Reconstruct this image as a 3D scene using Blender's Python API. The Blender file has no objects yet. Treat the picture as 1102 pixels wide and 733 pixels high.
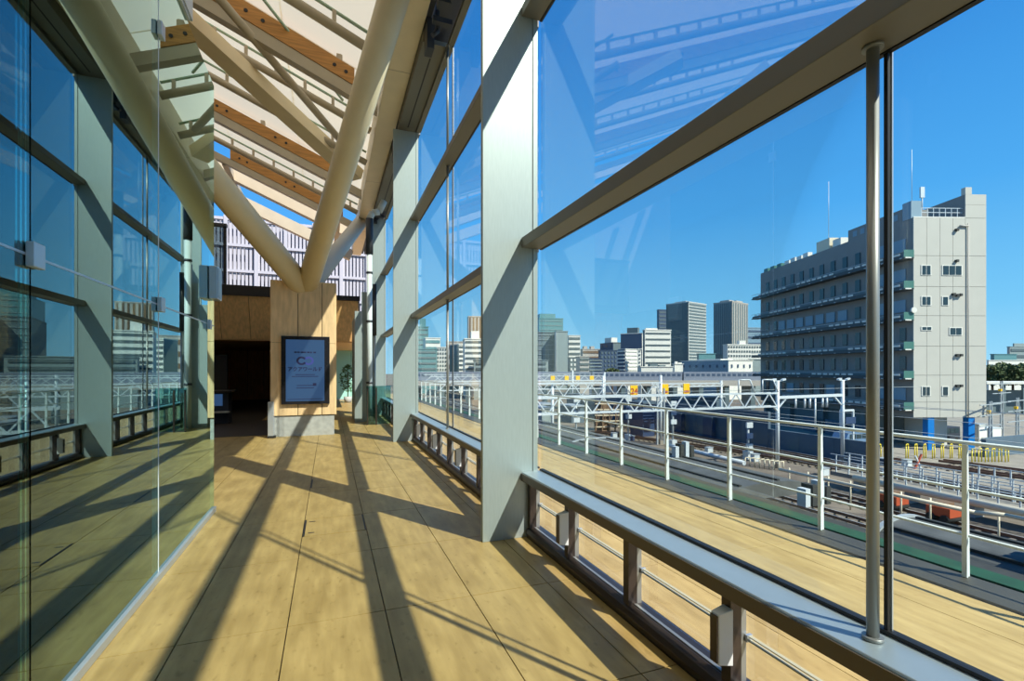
import bpy, math, random
from mathutils import Vector
random.seed(7)
S = bpy.context.scene
COL = S.collection
PI = math.pi

# ------------------------------------------------------------------ camera
F_PX, HY, H = 523.0, 398.5, 1.615
YAW = math.radians(20.592)
cam = bpy.data.objects.new('camera', bpy.data.cameras.new('camera'))
COL.objects.link(cam)
cam.data.sensor_width = 36.0
cam.data.lens = F_PX / 1102 * 36
cam.data.shift_y = (HY - 366.5) / 1102
cam.data.clip_end = 3000
cam.location = (0, 0, H)
cam.rotation_euler = (PI / 2, 0, -YAW)
S.camera = cam
# ------------------------------------------------------------------ world, sun, exposure
SUN_TRAVEL = Vector((-1, 1.667, -1.945)).normalized()
W = bpy.data.worlds.new('sky'); S.world = W; W.use_nodes = True
nt = W.node_tree; nt.nodes.clear()
wo = nt.nodes.new('ShaderNodeOutputWorld'); bg = nt.nodes.new('ShaderNodeBackground')
tc = nt.nodes.new('ShaderNodeTexCoord'); sp = nt.nodes.new('ShaderNodeSeparateXYZ'); rp = nt.nodes.new('ShaderNodeValToRGB')
nt.links.new(tc.outputs['Generated'], sp.inputs[0]); nt.links.new(sp.outputs['Z'], rp.inputs[0])
nt.links.new(rp.outputs[0], bg.inputs[0]); nt.links.new(bg.outputs[0], wo.inputs[0])
els = rp.color_ramp.elements
els[0].position = 0.0; els[0].color = (0.36, 0.70, 0.97, 1)
els[1].position = 1.0; els[1].color = (0.02, 0.15, 0.55, 1)
for pos, c in ((0.10, (0.20, 0.57, 0.95, 1)), (0.28, (0.085, 0.40, 0.90, 1)), (0.55, (0.035, 0.25, 0.74, 1))):
    e = els.new(pos); e.color = c
bg.inputs[1].default_value = 1.0
sun = bpy.data.objects.new('sun', bpy.data.lights.new('sun', 'SUN')); COL.objects.link(sun)
sun.data.energy = 7.6; sun.data.angle = math.radians(0.55); sun.data.color = (1.0, 0.94, 0.84)
sun.rotation_euler = SUN_TRAVEL.to_track_quat('-Z', 'Y').to_euler()
sun.location = (20, -30, 40)
S.view_settings.view_transform = 'Standard'; S.view_settings.look = 'None'
S.view_settings.gamma = 1; S.view_settings.use_curve_mapping = False
S.view_settings.exposure = 0.12

# ------------------------------------------------------------------ materials
def mat(name, col, rough=0.5, metal=0.0, noise=0.0, scale=4.0, stretch=(1, 1, 1), bump=0.0, col2=None, emit=None, es=1.0, spec=None):
    m = bpy.data.materials.new(name); m.use_nodes = True
    n = m.node_tree.nodes; l = m.node_tree.links; b = n['Principled BSDF']
    b.inputs['Base Color'].default_value = (*col, 1); b.inputs['Roughness'].default_value = rough; b.inputs['Metallic'].default_value = metal
    if spec is not None: b.inputs['Specular IOR Level'].default_value = spec
    if noise > 0 or col2 or bump > 0:
        t = n.new('ShaderNodeTexCoord'); mp = n.new('ShaderNodeMapping'); mp.inputs['Scale'].default_value = stretch
        nz = n.new('ShaderNodeTexNoise'); nz.inputs['Scale'].default_value = scale; nz.inputs['Detail'].default_value = 6
        g = n.new('ShaderNodeNewGeometry')
        l.new(g.outputs['Position'], mp.inputs[0]); l.new(mp.outputs[0], nz.inputs[0])
        r = n.new('ShaderNodeValToRGB')
        c2 = col2 or tuple(c * (1 - noise) for c in col)
        c1 = col if col2 else tuple(min(1, c * (1 + noise)) for c in col)
        r.color_ramp.elements[0].position = 0.32; r.color_ramp.elements[1].position = 0.68
        r.color_ramp.elements[0].color = (*c2, 1); r.color_ramp.elements[1].color = (*c1, 1)
        l.new(nz.outputs[0], r.inputs[0]); l.new(r.outputs[0], b.inputs['Base Color'])
        if bump > 0:
            bp = n.new('ShaderNodeBump'); bp.inputs['Strength'].default_value = bump; bp.inputs['Distance'].default_value = 0.01
            l.new(nz.outputs[0], bp.inputs['Height']); l.new(bp.outputs[0], b.inputs['Normal'])
    if emit:
        b.inputs['Emission Color'].default_value = (*emit, 1); b.inputs['Emission Strength'].default_value = es
    return m

def glass(name, tint, gain=1.0, ior=1.5, rough=0.0, gtint=(1, 1, 1)):
    m = bpy.data.materials.new(name); m.use_nodes = True
    n = m.node_tree.nodes; l = m.node_tree.links; n.clear()
    o = n.new('ShaderNodeOutputMaterial'); mx = n.new('ShaderNodeMixShader'); tr = n.new('ShaderNodeBsdfTransparent'); gl = n.new('ShaderNodeBsdfGlossy')
    tr.inputs[0].default_value = (*tint, 1); gl.inputs[0].default_value = (*gtint, 1); gl.inputs['Roughness'].default_value = rough
    fr = n.new('ShaderNodeFresnel'); fr.inputs[0].default_value = ior
    mu = n.new('ShaderNodeMath'); mu.operation = 'MULTIPLY'; mu.inputs[1].default_value = gain; mu.use_clamp = True
    l.new(fr.outputs[0], mu.inputs[0]); l.new(mu.outputs[0], mx.inputs[0]); l.new(tr.outputs[0], mx.inputs[1]); l.new(gl.outputs[0], mx.inputs[2]); l.new(mx.outputs[0], o.inputs[0])
    return m

def membrane(name, col, k):
    m = bpy.data.materials.new(name); m.use_nodes = True
    n = m.node_tree.nodes; l = m.node_tree.links; n.clear()
    o = n.new('ShaderNodeOutputMaterial'); mx = n.new('ShaderNodeMixShader'); d = n.new('ShaderNodeBsdfDiffuse'); t = n.new('ShaderNodeBsdfTranslucent')
    d.inputs[0].default_value = (*col, 1); t.inputs[0].default_value = (*col, 1); mx.inputs[0].default_value = k
    l.new(d.outputs[0], mx.inputs[1]); l.new(t.outputs[0], mx.inputs[2]); l.new(mx.outputs[0], o.inputs[0])
    return m

def stone(name, c1, c2, c3, rough):
    """beige floor slab: broad blotches, streaks along the slab, a few dark specks"""
    m = bpy.data.materials.new(name); m.use_nodes = True
    n = m.node_tree.nodes; l = m.node_tree.links; b = n['Principled BSDF']; b.inputs['Roughness'].default_value = rough
    b.inputs['Specular IOR Level'].default_value = 0.35
    g = n.new('ShaderNodeNewGeometry')
    def nz(sc, st, lo, hi, a, bb):
        mp = n.new('ShaderNodeMapping'); mp.inputs['Scale'].default_value = st
        t = n.new('ShaderNodeTexNoise'); t.inputs['Scale'].default_value = sc; t.inputs['Detail'].default_value = 5
        r = n.new('ShaderNodeValToRGB'); r.color_ramp.elements[0].position = lo; r.color_ramp.elements[1].position = hi
        r.color_ramp.elements[0].color = (*a, 1); r.color_ramp.elements[1].color = (*bb, 1)
        l.new(g.outputs['Position'], mp.inputs[0]); l.new(mp.outputs[0], t.inputs[0]); l.new(t.outputs[0], r.inputs[0]); return r
    a = nz(4.2, (1, 0.55, 1), 0.30, 0.70, c2, c1)
    s_ = nz(16, (1.0, 0.13, 1), 0.35, 0.72, (0.76, 0.74, 0.70), (1, 1, 1))
    k = nz(22, (1, 0.5, 1), 0.28, 0.40, c3, (1, 1, 1))
    p = a
    for q in (s_, k):
        x = n.new('ShaderNodeMixRGB'); x.blend_type = 'MULTIPLY'; x.inputs[0].default_value = 1
        l.new(p.outputs[0], x.inputs[1]); l.new(q.outputs[0], x.inputs[2]); p = x
    l.new(p.outputs[0], b.inputs['Base Color'])
    return m

M = dict(
    floor=stone('beige_slab', (0.475, 0.340, 0.128), (0.36, 0.250, 0.085), (0.74, 0.72, 0.64), 0.42),
    deck=stone('deck_slab', (0.52, 0.380, 0.160), (0.45, 0.318, 0.125), (0.85, 0.82, 0.75), 0.55),
    bed=mat('joint_bed', (0.05, 0.045, 0.04), 0.9),
    steel=mat('grey_steel', (0.36, 0.42, 0.41), 0.42, 0.35, noise=0.04, scale=14, stretch=(6, 6, .6)),
    sill=mat('sill_steel', (0.37, 0.44, 0.47), 0.38, 0.45, noise=0.03, scale=10),
    transom=mat('transom_steel', (0.19, 0.175, 0.145), 0.42, 0.25),
    fascia=mat('sill_shade_brown', (0.105, 0.085, 0.06), 0.45, 0.3),  # dark brown that paints the shade on the sill front
    dark=mat('dark_bronze', (0.055, 0.042, 0.036), 0.35, 0.5),
    black=mat('black_gasket', (0.012, 0.012, 0.013), 0.5),
    alu=mat('aluminium', (0.52, 0.56, 0.60), 0.33, 0.6),
    rod=mat('rod_steel', (0.30, 0.31, 0.30), 0.38, 0.5),
    lamp=mat('lamp_white', (0.72, 0.74, 0.76), 0.4),
    glass=glass('facade_glass', (0.945, 0.985, 0.965), 0.2),
    clear=glass('clear_glass', (0.985, 0.992, 0.985), 0.2),
    wallglass=glass('green_wall_glass', (0.50, 0.72, 0.70), 2.1, 1.52, 0, (0.74, 1.0, 1.0)),
    fin=mat('fin_glass', (0.10, 0.30, 0.30), 0.15),
    edge=mat('glass_edge', (0.40, 0.55, 0.42), 0.2),
    railedge=mat('pale_glass_edge', (0.46, 0.44, 0.31), 0.3),
    cream=mat('cream_paint', (0.84, 0.72, 0.48), 0.42, noise=0.03, scale=3),
    greysteel=mat('taupe_paint', (0.50, 0.43, 0.315), 0.5, noise=0.04, scale=3),
    timber=mat('laminated_timber', (0.50, 0.235, 0.055), 0.55, noise=0.22, scale=6, stretch=(.4, 3, 5)),
    membrane=membrane('roof_membrane', (0.86, 0.785, 0.61), 0.36),
    gutter=mat('olive_metal', (0.19, 0.185, 0.15), 0.5, 0.1),
    gutterdark=mat('dark_gutter', (0.045, 0.05, 0.06), 0.5),
    wood=mat('pale_wood_panel', (0.74, 0.52, 0.28), 0.5, noise=0.13, scale=5, stretch=(3, 3, .5)),
    woodb=mat('amber_wood_panel', (0.74, 0.43, 0.17), 0.5, noise=0.16, scale=5, stretch=(3, 3, .5)),
    conc=mat('fair_concrete', (0.36, 0.37, 0.35), 0.8, noise=0.12, scale=9),
    screenb=mat('screen_bezel', (0.012, 0.012, 0.016), 0.25),
    screen=mat('screen_blue', (0.012, 0.025, 0.045), 0.3, emit=(0.03, 0.08, 0.19), es=0.75),
    ink=mat('screen_ink', (0.01, 0.012, 0.05), 0.4, emit=(0.006, 0.008, 0.03), es=0.3),
    inkb=mat('screen_ink_blue', (0.02, 0.03, 0.12), 0.4, emit=(0.04, 0.05, 0.22), es=0.7),
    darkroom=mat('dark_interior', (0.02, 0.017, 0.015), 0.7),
    shadefloor=mat('shade_floor', (0.03, 0.024, 0.018), 0.5),  # near-black colour for the shade on the lobby floor
    walldark=mat('dark_teal_backing', (0.020, 0.035, 0.038), 0.5),
    teal=mat('teal_glass_panel', (0.32, 0.62, 0.53), 0.15),
    leaf=mat('leaf', (0.045, 0.13, 0.03), 0.5, noise=0.4, scale=8),
    bark=mat('bark', (0.10, 0.06, 0.035), 0.9),
    mesh=mat('white_mesh', (0.43, 0.425, 0.475), 0.6),
    meshback=mat('mesh_back', (0.33, 0.33, 0.38), 0.6),
    railw=mat('pale_rail_paint', (0.60, 0.66, 0.66), 0.45),
    kerb=mat('kerb_metal', (0.055, 0.053, 0.042), 0.55, noise=.1, scale=3),
    canopy=mat('canopy_sheet', (0.085, 0.09, 0.085), 0.7, noise=0.2, scale=1.5),
    canopyd=mat('canopy_dark', (0.03, 0.032, 0.03), 0.75, noise=0.2, scale=2),
    green=mat('green_walkway', (0.007, 0.06, 0.026), 0.7, noise=0.2, scale=2),
    ballast=mat('ballast', (0.20, 0.165, 0.125), 0.95, col2=(0.10, 0.078, 0.06), scale=0.35),
    concretepath=mat('yard_concrete', (0.25, 0.225, 0.185), 0.9, noise=0.15, scale=.6),
    rust=mat('rail_rust', (0.13, 0.06, 0.035), 0.6),
    sleeper=mat('sleeper', (0.15, 0.125, 0.10), 0.9),
    galv=mat('galvanised', (0.55, 0.60, 0.62), 0.45, 0.15),
    galvd=mat('galvanised_dull', (0.33, 0.37, 0.39), 0.5, 0.1),
    yellow=mat('yellow_paint', (0.85, 0.50, 0.01), 0.5),
    yellowd=mat('yellow_hoop_paint', (0.72, 0.55, 0.02), 0.5),
    pipe=mat('cream_pipe', (0.62, 0.55, 0.40), 0.5),
    orange=mat('orange_paint', (0.38, 0.07, 0.025), 0.5),
    navy=mat('navy_cabinet', (0.02, 0.045, 0.11), 0.5),
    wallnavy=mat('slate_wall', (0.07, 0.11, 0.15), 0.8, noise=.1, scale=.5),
    brown=mat('rust_rack', (0.16, 0.10, 0.06), 0.8),
    bwhite=mat('white_cladding', (0.68, 0.665, 0.60), 0.6, noise=0.03, scale=1),
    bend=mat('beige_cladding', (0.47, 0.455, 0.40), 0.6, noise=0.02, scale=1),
    bside=mat('shaded_cladding', (0.21, 0.205, 0.195), 0.7, noise=0.04, scale=1),  # darkened to carry the shade of the flat block's long side
    bglass=mat('window_glass', (0.03, 0.05, 0.06), 0.12),
    bteal=mat('teal_tower', (0.11, 0.24, 0.25), 0.3),
    bgrey=mat('slate_tower', (0.12, 0.16, 0.17), 0.5),
    bgrey2=mat('pale_slate', (0.22, 0.27, 0.27), 0.6),
    bblue=mat('navy_tower', (0.055, 0.09, 0.15), 0.5),
    bstripe=mat('window_band_glass', (0.10, 0.125, 0.13), 0.25),
    btower=mat('tower_slab', (0.46, 0.48, 0.46), 0.6),
    bbeige=mat('taupe_tower', (0.40, 0.37, 0.33), 0.6),
    bcool=mat('cool_blue_sheet', (0.19, 0.29, 0.36), 0.6),
    bluecol=mat('blue_column', (0.002, 0.17, 0.52), 0.45),
    green2=mat('green_rail_panel', (0.06, 0.17, 0.14), 0.4),
    balc=mat('balcony_mesh', (0.045, 0.06, 0.065), 0.6),
    vanblue=mat('van_blue', (0.12, 0.20, 0.32), 0.3),
    rubber=mat('rubber', (0.015, 0.015, 0.015), 0.8),
    treeleaf=mat('tree_leaf', (0.06, 0.085, 0.025), 0.8, noise=.4, scale=1.2),
    seat=mat('near_black_blue', (0.02, 0.03, 0.05), 0.8),  # near-black blue for kiosk desk, display case and one van
    frost=mat('frosted_panel', (0.36, 0.50, 0.46), 0.3),
    train=mat('train_white', (0.22, 0.25, 0.31), 0.35),
    tubegrey=mat('pale_grey_tube', (0.52, 0.51, 0.47), 0.5),
    smoke=glass('smoked_glass', (0.42, 0.50, 0.52), 0.9),
    hall=mat('hall_plaster', (0.30, 0.27, 0.22), 0.8),
)

# ------------------------------------------------------------------ geometry helpers
class MB:
    def __init__(s): s.v = []; s.f = []; s.sm = []
    def quad(s, pts):
        i = len(s.v); s.v += [tuple(p) for p in pts]; s.f.append(tuple(range(i, i + len(pts)))); s.sm.append(False); return s
    def hexa(s, c):
        i = len(s.v); s.v += [tuple(p) for p in c]
        for q in ((0, 3, 2, 1), (4, 5, 6, 7), (0, 1, 5, 4), (1, 2, 6, 5), (2, 3, 7, 6), (3, 0, 4, 7)):
            s.f.append(tuple(i + k for k in q)); s.sm.append(False)
        return s
    def box(s, x0, x1, y0, y1, z0, z1):
        return s.hexa([(x0, y0, z0), (x1, y0, z0), (x1, y1, z0), (x0, y1, z0), (x0, y0, z1), (x1, y0, z1), (x1, y1, z1), (x0, y1, z1)])
    def bar(s, a, b, w, hgt, up=(0, 0, 1)):
        """rectangular bar from a to b, w across and hgt along `up`"""
        a = Vector(a); b = Vector(b); d = (b - a).normalized(); u = Vector(up)
        if abs(d.dot(u)) > 0.98: u = Vector((0, 1, 0))
        sx = d.cross(u).normalized() * (w / 2); sz = sx.cross(d).normalized() * (hgt / 2)
        return s.hexa([a - sx - sz, a + sx - sz, b + sx - sz, b - sx - sz, a - sx + sz, a + sx + sz, b + sx + sz, b - sx + sz])
    def tube(s, a, b, r, n=12, r2=None, caps=True):
        a = Vector(a); b = Vector(b); d = (b - a).normalized(); u = Vector((0, 0, 1)) if abs(d.z) < .95 else Vector((1, 0, 0))
        x = d.cross(u).normalized(); y = d.cross(x); r2 = r if r2 is None else r2; i = len(s.v)
        for c, rr in ((a, r), (b, r2)):
            for k in range(n):
                t = 2 * PI * k / n; s.v.append(tuple(c + x * (rr * math.cos(t)) + y * (rr * math.sin(t))))
        for k in range(n):
            s.f.append((i + k, i + (k + 1) % n, i + n + (k + 1) % n, i + n + k)); s.sm.append(True)
        if caps:
            s.f.append(tuple(i + k for k in range(n))[::-1]); s.sm.append(False); s.f.append(tuple(i + n + k for k in range(n))); s.sm.append(False)
        return s
    def path(s, pts, r, n=8):
        for p, q in zip(pts, pts[1:]): s.tube(p, q, r, n)
        return s
    def prism(s, poly, y0, y1):
        """poly of (x,z) extruded along y"""
        n = len(poly); i = len(s.v)
        s.v += [(x, y0, z) for x, z in poly] + [(x, y1, z) for x, z in poly]
        for k in range(n): s.f.append((i + k, i + (k + 1) % n, i + n + (k + 1) % n, i + n + k)); s.sm.append(False)
        s.f.append(tuple(i + k for k in range(n))[::-1]); s.f.append(tuple(i + n + k for k in range(n))); s.sm += [False, False]
        return s
    def mesh(s, name, m, off=Vector((0, 0, 0))):
        me = bpy.data.meshes.new(name)
        me.from_pydata([tuple(Vector(p) - off) for p in s.v], [], s.f)
        me.polygons.foreach_set('use_smooth', s.sm)
        me.materials.append(m if not isinstance(m, str) else M[m]); me.update(); return me
    def build(s, name, m, parent=None, **kw):
        off = Vector((0, 0, 0)); p = parent
        while p is not None: off += p.location; p = p.parent
        return link(name, s.mesh(name, m, off), parent, **kw)

def link(name, data, parent=None, loc=None, label=None, cat=None, group=None, kind=None, bevel=0):
    o = bpy.data.objects.new(name, data); COL.objects.link(o); o.parent = parent
    if loc is not None: o.location = loc
    if label: o['label'] = label
    if cat: o['category'] = cat
    if group: o['group'] = group
    if kind: o['kind'] = kind
    if bevel:
        b = o.modifiers.new('bevel', 'BEVEL'); b.width = bevel; b.segments = 2; b.limit_method = 'ANGLE'
    return o
def thing(name, loc, label=None, cat=None, group=None, kind=None):
    return link(name, None, None, loc, label, cat, group, kind)
def Bx(*a): return MB().box(*a)
def worldoff(parent):
    off = Vector((0, 0, 0)); p = parent
    while p is not None: off += p.location; p = p.parent
    return off
def pieces(name, me, parent, locs):
    off = worldoff(parent)
    for l in locs: link(name, me, parent, Vector(l) - off)

ORD = ['first', 'second', 'third', 'fourth', 'fifth', 'sixth', 'seventh', 'eighth', 'ninth', 'tenth']
# ================================================================== SETTING: FLOOR
floor = thing('floor', (0, 0, 0), 'beige stone slab floor of the glazed walkway', 'floor', kind='structure')
Bx(-9, 1.80, -14, 34, -0.30, -0.016).build('floor_bed', 'bed', floor)
JX = [-2.648, -2.048, -1.448, -0.848, -0.248, 0.352, 0.952, 1.552, 1.79]
TY = [3.36 + 1.18 * k for k in range(-5, 15)]
def slab_mesh(w, l, m, nm): return Bx(0.0035, w - 0.0035, 0.0040, l - 0.0040, -0.02, 0).mesh(nm, m)
meshes = {}
for i in range(len(JX) - 1):
    w = JX[i + 1] - JX[i]
    key = round(w, 3)
    if key not in meshes: meshes[key] = slab_mesh(w, 1.18, 'floor', 'floor_slab')
    for k in range(len(TY) - 1):
        if i < 2 and TY[k] < 4: continue
        if i == 4 and abs(TY[k] - 4.54) < .02:      # the slab cut out for the hatch
            for ya, yb in ((TY[k], 5.117), (5.695, TY[k + 1])):
                if yb > ya: Bx(JX[i] + .0028, JX[i + 1] - .0028, ya + .0015, yb - .0015, -.02, 0).build('floor_slab', 'floor', floor)
            continue
        link('floor_slab', meshes[key], floor, (JX[i], TY[k], 0))
yE = TY[-1]
Bx(-9, 1.79, yE, 34, -0.02, -0.0005).build('far_floor_slab', 'floor', floor)
Bx(-9, JX[0], 4, yE, -0.02, -0.0005).build('side_floor_slab', 'floor', floor)
Bx(-9, 1.79, -14, TY[0], -0.02, -0.0005).build('rear_floor_slab', 'floor', floor)
# hatch
ht = thing('floor_hatch', (0.052, 5.40, 0), 'square flush access hatch with dark end slots in the walkway floor', 'hatch')
Bx(-0.236, 0.342, 5.131, 5.681, -0.02, 0.0005).build('hatch_panel', 'floor', ht)
Bx(-0.247, -0.227, 5.13, 5.68, 0.0006, 0.002).build('slot_cover', 'black', ht)
Bx(0.336, 0.352, 5.13, 5.68, 0.0006, 0.002).build('slot_cover', 'black', ht)
for y in (5.22, 5.60): Bx(-0.20, -0.14, y - .012, y + .012, 0.0006, 0.002).build('latch', 'dark', ht)
fm = thing('floor_marker', (-0.24, 7.4, 0), 'short black drain slot in the floor beyond the hatch', 'slot')
Bx(-0.25, -0.225, 7.2, 7.75, 0.0003, 0.002).build('slot_cover', 'black', fm)
Bx(-0.225, 0.0, 7.19, 7.20, 0.0003, 0.0015).build('seam', 'dark', fm)

# ================================================================== FACADE
PY = [-9.24, -2.44, 4.36, 11.17, 17.97]
PLAB = {4.36: 'tall wide grey steel fin post nearest the camera',
        11.17: 'second grey steel fin post, at the far end of the second bay',
        17.97: 'farthest grey steel fin post, by the downpipe at the end of the facade',
        -2.44: 'grey steel fin post just behind the camera', -9.24: 'grey steel fin post far behind the camera'}
for y in PY:
    t = thing('fin_post', (1.6, y, 0), PLAB[y], 'post', 'steel fin posts of the window wall')
    Bx(1.345, 1.850, y, y + .062, 0, 7.05).build('blade', 'steel', t, bevel=.003)
    Bx(1.855, 1.905, y - .004, y + .066, 0, 7.05).build('mullion', 'steel', t, bevel=.003)
    Bx(1.849, 1.856, y + .01, y + .05, 0, 7.05).build('gasket', 'black', t)
    Bx(1.36, 1.84, y + .062, y + .072, 0.02, 7.0).build('gasket', 'black', t)
GX = 1.935
ROD = {-5.6: 0, 1.2: 1, 8.0: 2, 14.8: 3}
TRZ = [(2.795, 2.895), (5.03, 5.125)]
def short_posts(ya, yb):
    n = 8; st = (yb - ya) / n
    return [yb - st * k for k in range(1, n)]
winn = 0
lampn = 0
LAMPLAB = {}
for ya, yb in zip(PY, PY[1:]):
    winn += 1
    far = ya > 10
    wlab = {1: 'glazed window bay well behind the camera', 2: 'nearest glazed window bay, filling the right of the view', 3: 'second glazed window bay, beyond the nearest fin post', 4: 'last glazed window bay, at the far end of the walkway'}[winn]
    w = thing('window_%d' % winn, (1.85, (ya + yb) / 2, 0), wlab, 'window', kind='structure')
    y0, y1 = ya + .072, yb - .004
    # sill with softly sloped nose
    MB().prism([(1.735, .550), (1.735, .622), (1.742, .632), (1.945, .636), (1.945, .550)], y0, y1).build('sill', 'sill', w, bevel=.003)
    Bx(1.728, 1.7345, y0, y1, .552, .620).build('sill_shade_strip', 'fascia', w)  # thin strip coloured dark because the sill front lies in shade
    Bx(1.925, 1.96, y0, y1, .637, .652).build('gasket', 'black', w)
    MB().prism([(1.79, 0), (1.775, .05), (1.79, .085), (1.83, .10), (1.93, .10), (1.93, 0)], y0, y1).build('base_rail', 'dark', w, bevel=.004)
    Bx(1.842, 1.862, y0, y1, .1005, .106).build('track', 'rod', w)
    sps = short_posts(ya + .03, yb + .03)
    ends = [y1 - .03] + sps + [y0 + .03]
    for k, yp in enumerate(ends):
        Bx(1.80, 1.865, yp - .03, yp + .03, .098, .552).build('short_post', 'dark', w)
        Bx(1.868, 1.905, yp - .022, yp + .022, .10, .552).build('short_post_cover', 'rod', w)
    for p, q in zip(ends, ends[1:]):
        Bx(1.908, 1.913, q + .022, p - .022, .104, .549).build('lower_pane', 'clear', w)
        Bx(1.900, 1.918, q + .022, p - .022, .300, .306).build('glass_rail', 'railedge', w)
        Bx(1.900, 1.918, q + .022, p - .022, .322, .326).build('glass_rail', 'railedge', w)
        Bx(1.893, 1.925, p - .040, p - .024, .296, .330).build('clip', 'alu', w)
    zb = .64
    for (za, zt) in TRZ:
        Bx(1.735, 1.925, y0, y1, za, zt).build('transom', 'transom', w, bevel=.004)
        Bx(1.926, 1.95, y0, y1, za - .004, zt + .004).build('gasket', 'black', w)
    yr = [r for r in ROD if ya < r < yb][0]
    for za, zt in ((.645, 2.795), (2.895, 5.03), (5.125, 7.05)):
        for p, q in ((y0 - .01, yr - .006), (yr + .006, y1 + .004)):
            Bx(GX, GX + .010, p, q, za, zt).build('pane', 'glass', w)
        Bx(GX - .003, GX + .013, yr - .007, yr + .007, za, zt).build('glazing_joint', 'black', w)
        Bx(GX + .0135, GX + .020, yr - .012, yr - .004, za, zt).build('joint_cap', 'alu', w)
    Bx(1.86, 1.96, y0, y1, 7.05, 7.12).build('head_rail', 'gutter', w)
    for za, zt in ((.636, 2.795), (2.895, 5.03), (5.125, 7.05)):
        rd = MB().tube((1.853, yr - .005, za), (1.853, yr - .005, zt), .0205, 16).build('hanger_rod', 'rod', w)
        MB().tube((1.853, yr - .005, za), (1.853, yr - .005, za + .012), .034, 16).build('rod_collar', 'rod', rd)
        MB().tube((1.853, yr - .005, zt - .012), (1.853, yr - .005, zt), .034, 16).build('rod_collar', 'rod', rd)
    # little lamps on every other short post
    for k, yp in enumerate(sps):
        if k % 2: continue
        if winn in (1, 4): continue
        where = {(2, 0): 'beside the nearest fin post', (2, 2): 'in the nearest window bay on the third short post', (2, 4): 'in the nearest window bay just below the hanger rod', (2, 6): 'in the nearest window bay beside the camera',
                 (3, 0): 'in the second window bay, farthest of its row', (3, 2): 'in the second window bay, second from the far post', (3, 4): 'in the second window bay, third from the far post', (3, 6): 'in the second window bay, hidden nearest behind the fin post'}[(winn, k)]
        lp = thing('step_light', (1.77, yp, .23), 'small white box light ' + where, 'light', 'box lights under the window sill')
        MB().hexa([(1.725, yp - .032, .215), (1.80, yp - .045, .205), (1.80, yp + .02, .205), (1.725, yp + .02, .215), (1.725, yp - .032, .455), (1.80, yp - .045, .475), (1.80, yp + .02, .475), (1.725, yp + .02, .455)]).build('housing', 'lamp', lp, bevel=.004)
        Bx(1.716, 1.7245, yp - .028, yp + .016, .225, .447).build('inner_shade_plate', 'dark', lp)  # dark plate paints the shaded inner face of the housing

# ================================================================== LEFT GLASS WALL
wl = thing('wall_left', (-1.27, 2, 0), 'tall reflective green glass wall on the left of the walkway', 'glass wall', kind='structure')
GL = -1.238; YE = 6.42; ZT = 4.87
Bx(-1.285, -1.214, -10, YE, 0, .055).build('base_rail', 'alu', wl, bevel=.004)
joints = [-10, -5.2, -3.28, -1.30, .70, 2.76, 4.48, YE]
for p, q in zip(joints, joints[1:]):
    for za, zt in ((.056, 2.116), (2.128, ZT)):
        Bx(GL - .008, GL, p + .006, q - .006, za, zt).build('pane', 'wallglass', wl)
    Bx(GL - .012, GL + .003, p + .007, q - .007, 2.1165, 2.1275).build('horizontal_seal', 'alu', wl)
for q in joints[1:-1]:
    Bx(GL - .009, GL + .002, q - .005, q + .005, .056, ZT).build('vertical_seal', 'lamp' if q == 4.48 else 'clear', wl)
    for z in (2.122, 4.245):
        pf = Bx(GL + .0025, GL + .035, q - .045, q + .045, z - .055, z + .055).build('patch_fitting', 'alu', wl, bevel=.004)
        Bx(GL - .045, GL - .010, q - .045, q + .045, z - .055, z + .055).build('fitting_back', 'dark', pf)
for z in (2.122,):
    Bx(GL + .0035, GL + .035, YE - .36, YE - .28, z - .06, z + .04).build('patch_fitting', 'alu', wl)
Bx(GL - .03, GL + .02, -10, 5.30, ZT + .001, ZT + .04).build('top_channel', 'alu', wl)
Bx(GL - .05, GL + .03, 5.00, 5.36, ZT + .041, ZT + .55).build('top_bracket', 'alu', wl)
ab = thing('speaker_box', (-1.24, 6.28, 2.4), 'pale grey metal box fixed at the free end of the left glass wall', 'box')
Bx(-1.234, -1.15, 6.13, 6.36, 2.40, 2.76).build('housing', 'alu', ab, bevel=.006)
Bx(-1.149, -1.146, 6.15, 6.34, 2.42, 2.74).build('front_plate', 'sill', ab)
# what stands behind that glass: fins, and a dark wall added so reflections show
for k, y in enumerate((1.9, 3.0, 4.1, 5.2, 6.30)):
    Bx(-1.80, -1.32, y, y + .015, 0.001, 4.80).build('glass_fin', 'fin', None, label='vertical glass fin behind the left glass wall, %s from the camera' % ORD[k], cat='glass fin', group='glass fins behind the left wall')
wi = thing('wall_backing', (-3.5, 0, 0), 'dark backing wall added behind the left glass for its reflections', 'wall', kind='structure')
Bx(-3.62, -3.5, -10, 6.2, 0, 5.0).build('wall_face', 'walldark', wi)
Bx(-3.5, -1.62, 6.05, 6.2, 0, 5.0).build('wall_return', 'walldark', wi)

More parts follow.
